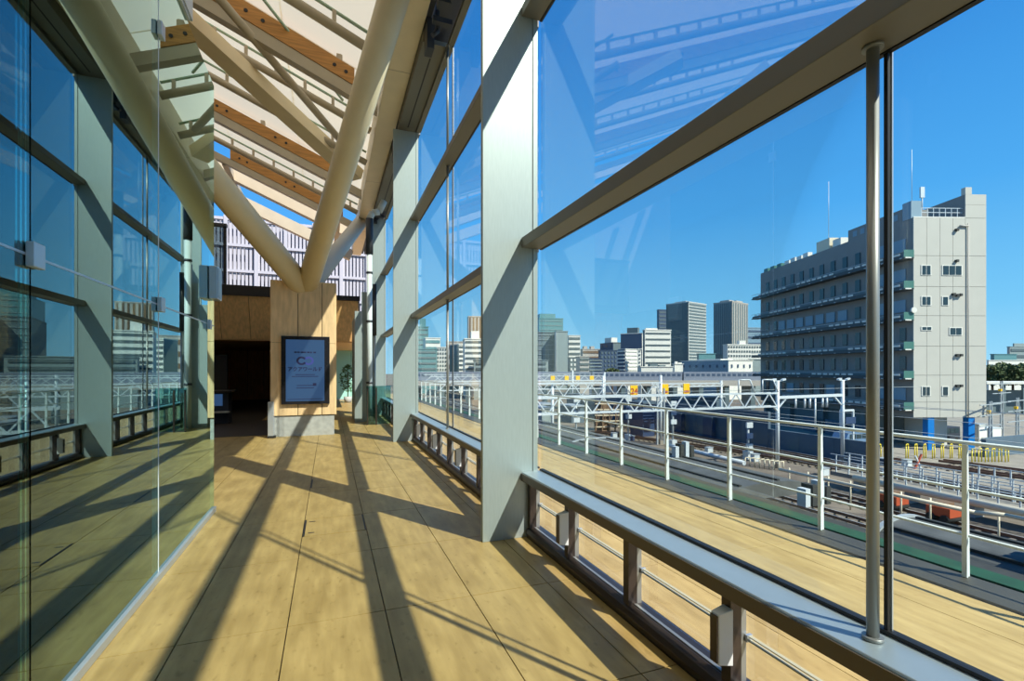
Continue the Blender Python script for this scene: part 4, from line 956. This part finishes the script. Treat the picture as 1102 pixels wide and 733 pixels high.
# skyline seen through the second bay
tower(440, 448, 461, 352, 260, 'teal tower with dark top at the left of the second bay', 'bteal', 'bteal', 12, 9, 'R', 'bgrey', hb=.2, roof=[(.3, .8, 5)], top='bteal')
tower(452, 458, 474, 364, 230, 'stepped white and teal block in the second bay', 'bteal', 'bwhite', 15, 5, 'R', 'bteal')
tower(446, 450, 470, 376, 190, 'wide dull teal block low in the second bay', 'bteal', 'bteal', 8, 4, 'R', 'bgrey', hb=.3)
tower(469, 470, 481, 374, 214, 'narrow white flats with window grid in the second bay', 'bwhite', 'bwhite', 6, 0, grid=(4, 6, .5, .5))
tower(484, 494, 505, 371, 196, 'white office with left side coloured as shade in the second bay', 'bgrey', 'bwhite', 30, 6, 'R')
tower(496, 500, 530, 365, 165, 'bright white office with window bands beside the fin post', 'bwhite', 'bwhite', 8, 6, 'R', hb=.3, roof=[(.25, .55, 3)])
tower(500, 504, 530, 341, 330, 'brown ribbed tower rising behind the bright white office', 'bbeige', 'bbeige', 8, 0, grid=(7, 1, .4, .98), bm='brown')
tower(476, 480, 500, 368, 300, 'distant beige flats between the white blocks', 'bbeige', 'bbeige', 6, 3, 'R', 'brown')
tower(500, 510, 590, 388, 150, 'long grey station building behind the near fin post', 'bgrey2', 'bgrey2', 5, 2, 'R')
# right edge
tower(1062, 1064, 1112, 388, 190, 'low white building with green roof right of the flat block', 'bwhite', 'bwhite', 4, 0, grid=(8, 1, .6, .3))
tower(1066, 1070, 1094, 381.5, 205, 'green-roofed hall at the right edge', 'bteal', 'bteal', 6, 0)
tower(1084, 1087, 1112, 373.5, 260, 'grey office with roof masts at the far right edge', 'bbeige', 'bgrey2', 8, 4, 'R', roof=[(.2, .7, 2)])
# trees at the right edge and one dome shrub
def crown(x, y, z, rx, rz_, label, seed, n=700):
    rnd = random.Random(seed); t = thing('tree', (x, y, ZG), label, 'tree', None)
    MB().tube((x, y, ZG), (x, y, z), .35, 8, .2).build('trunk', 'bark', t)
    b = MB()
    for k in range(n):
        a_ = rnd.uniform(0, 2 * PI); c_ = rnd.uniform(-.6, 1); s_ = math.sqrt(1 - c_ * c_); r = rnd.uniform(.72, 1.05)
        c = Vector((x + rx * r * s_ * math.cos(a_), y + rx * r * s_ * math.sin(a_), z + rz_ * r * c_)); d = rx * .16
        p = Vector((rnd.uniform(-1, 1), rnd.uniform(-1, 1), rnd.uniform(-1, 1))).normalized(); q = p.cross(Vector((rnd.uniform(-1, 1), rnd.uniform(-1, 1), .5))).normalized()
        b.quad([c - p * d, c + q * d, c + p * d, c - q * d])
    o = b.build('crown', 'treeleaf', t); o['kind'] = 'stuff'
for k, (px, w_, ty, rx) in enumerate(((1068, 116, 393, 2.2), (1079, 122, 391, 2.4), (1090, 116, 393, 2.3), (1102, 122, 391, 2.4))):
    x, y = PW(px, w_); zt = ZP(ty, w_); crown(x, y, zt - 3.0, rx, 3.0, 'dark olive tree right of the flat block, %s from the left' % ORD[k], k)
x, y = PW(659, 150); crown(x, y, ZP(405, 150), 2.6, 2.4, 'rounded green tree top behind the tracks near the navy blocks', 11)
x, y = PW(1083, 100)
wl2 = thing('platform_roof', (x, y, -3), 'long pale platform roof below the trees at the right edge', 'roof')
along(x - RX * 4, y - RYv * 4, 20, -1.25, -.75, 0, 6).build('roof_sheet', 'bwhite', wl2)
for k in range(5): along(x - RX * (4 - k * 4), y - RYv * (4 - k * 4), .4, ZG, -1.25, .5, .9).build('pillar', 'bgrey', wl2)
along(x - RX * 4, y - RYv * 4, 20, ZG, -2.6, 3, 3.4).build('screen_wall', 'bgrey', wl2)
for k in range(8):
    x, y = PW(802 + k * 5.2, 46.2 - k * .3)
    MB().path([(x, y, ZG), (x, y, ZG + .8), (x + .55, y, ZG + .8), (x + .55, y, ZG)], .05, 8).build('cream_hoop', 'pipe', None, label='low cream hoop beside the tracks behind the railing, %s from the left' % ORD[k], cat='barrier', group='cream hoops beside the tracks')
for k, (x, y, hh, m_) in enumerate(((35.6, 56, .7, 'galv'), (36.6, 53.5, .6, 'navy'), (39.6, 43, .5, 'galv'), (39.9, 37, .7, 'galv'), (40.2, 30, .6, 'galv'), (49.6, 31, .7, 'navy'), (51.3, 30, .6, 'galv'))):
    t = thing('trackside_box', (x, y, ZG), 'small %s trackside box on the gravel, %s from the left' % ('white' if m_ == 'galv' else 'navy', ORD[k]), 'box', 'trackside boxes')
    Bx(x - .35, x + .35, y - .25, y + .25, ZG, ZG + hh).build('box_body', m_, t); Bx(x - .4, x + .4, y - .3, y + .3, ZG + hh, ZG + hh + .06).build('box_lid', 'galvd', t)
# overhead wires
wr = [((12, 33.4, -.2), (60, 33.4, -.15)), ((39.1, 0, -.9), (39.1, 33.7, -1.2)), ((33.8, 8, -2.2), (33.8, 98, -2.1)), ((36.6, 28, -2.2), (36.6, 98, -2.1)), ((43.4, 8, -2.2), (43.4, 98, -2.1)), ((47.8, 2, -1.6), (47.8, 33.7, -1.6)), ((29.3, 8, -2.2), (29.3, 98, -2.1))]
for k, (p, q) in enumerate(wr):
    MB().tube(p, q, .018, 5).build('overhead_wire', 'galvd', None, label='thin overhead wire above the tracks, %s of the set' % ORD[k], cat='wire', group='overhead wires of the yard')
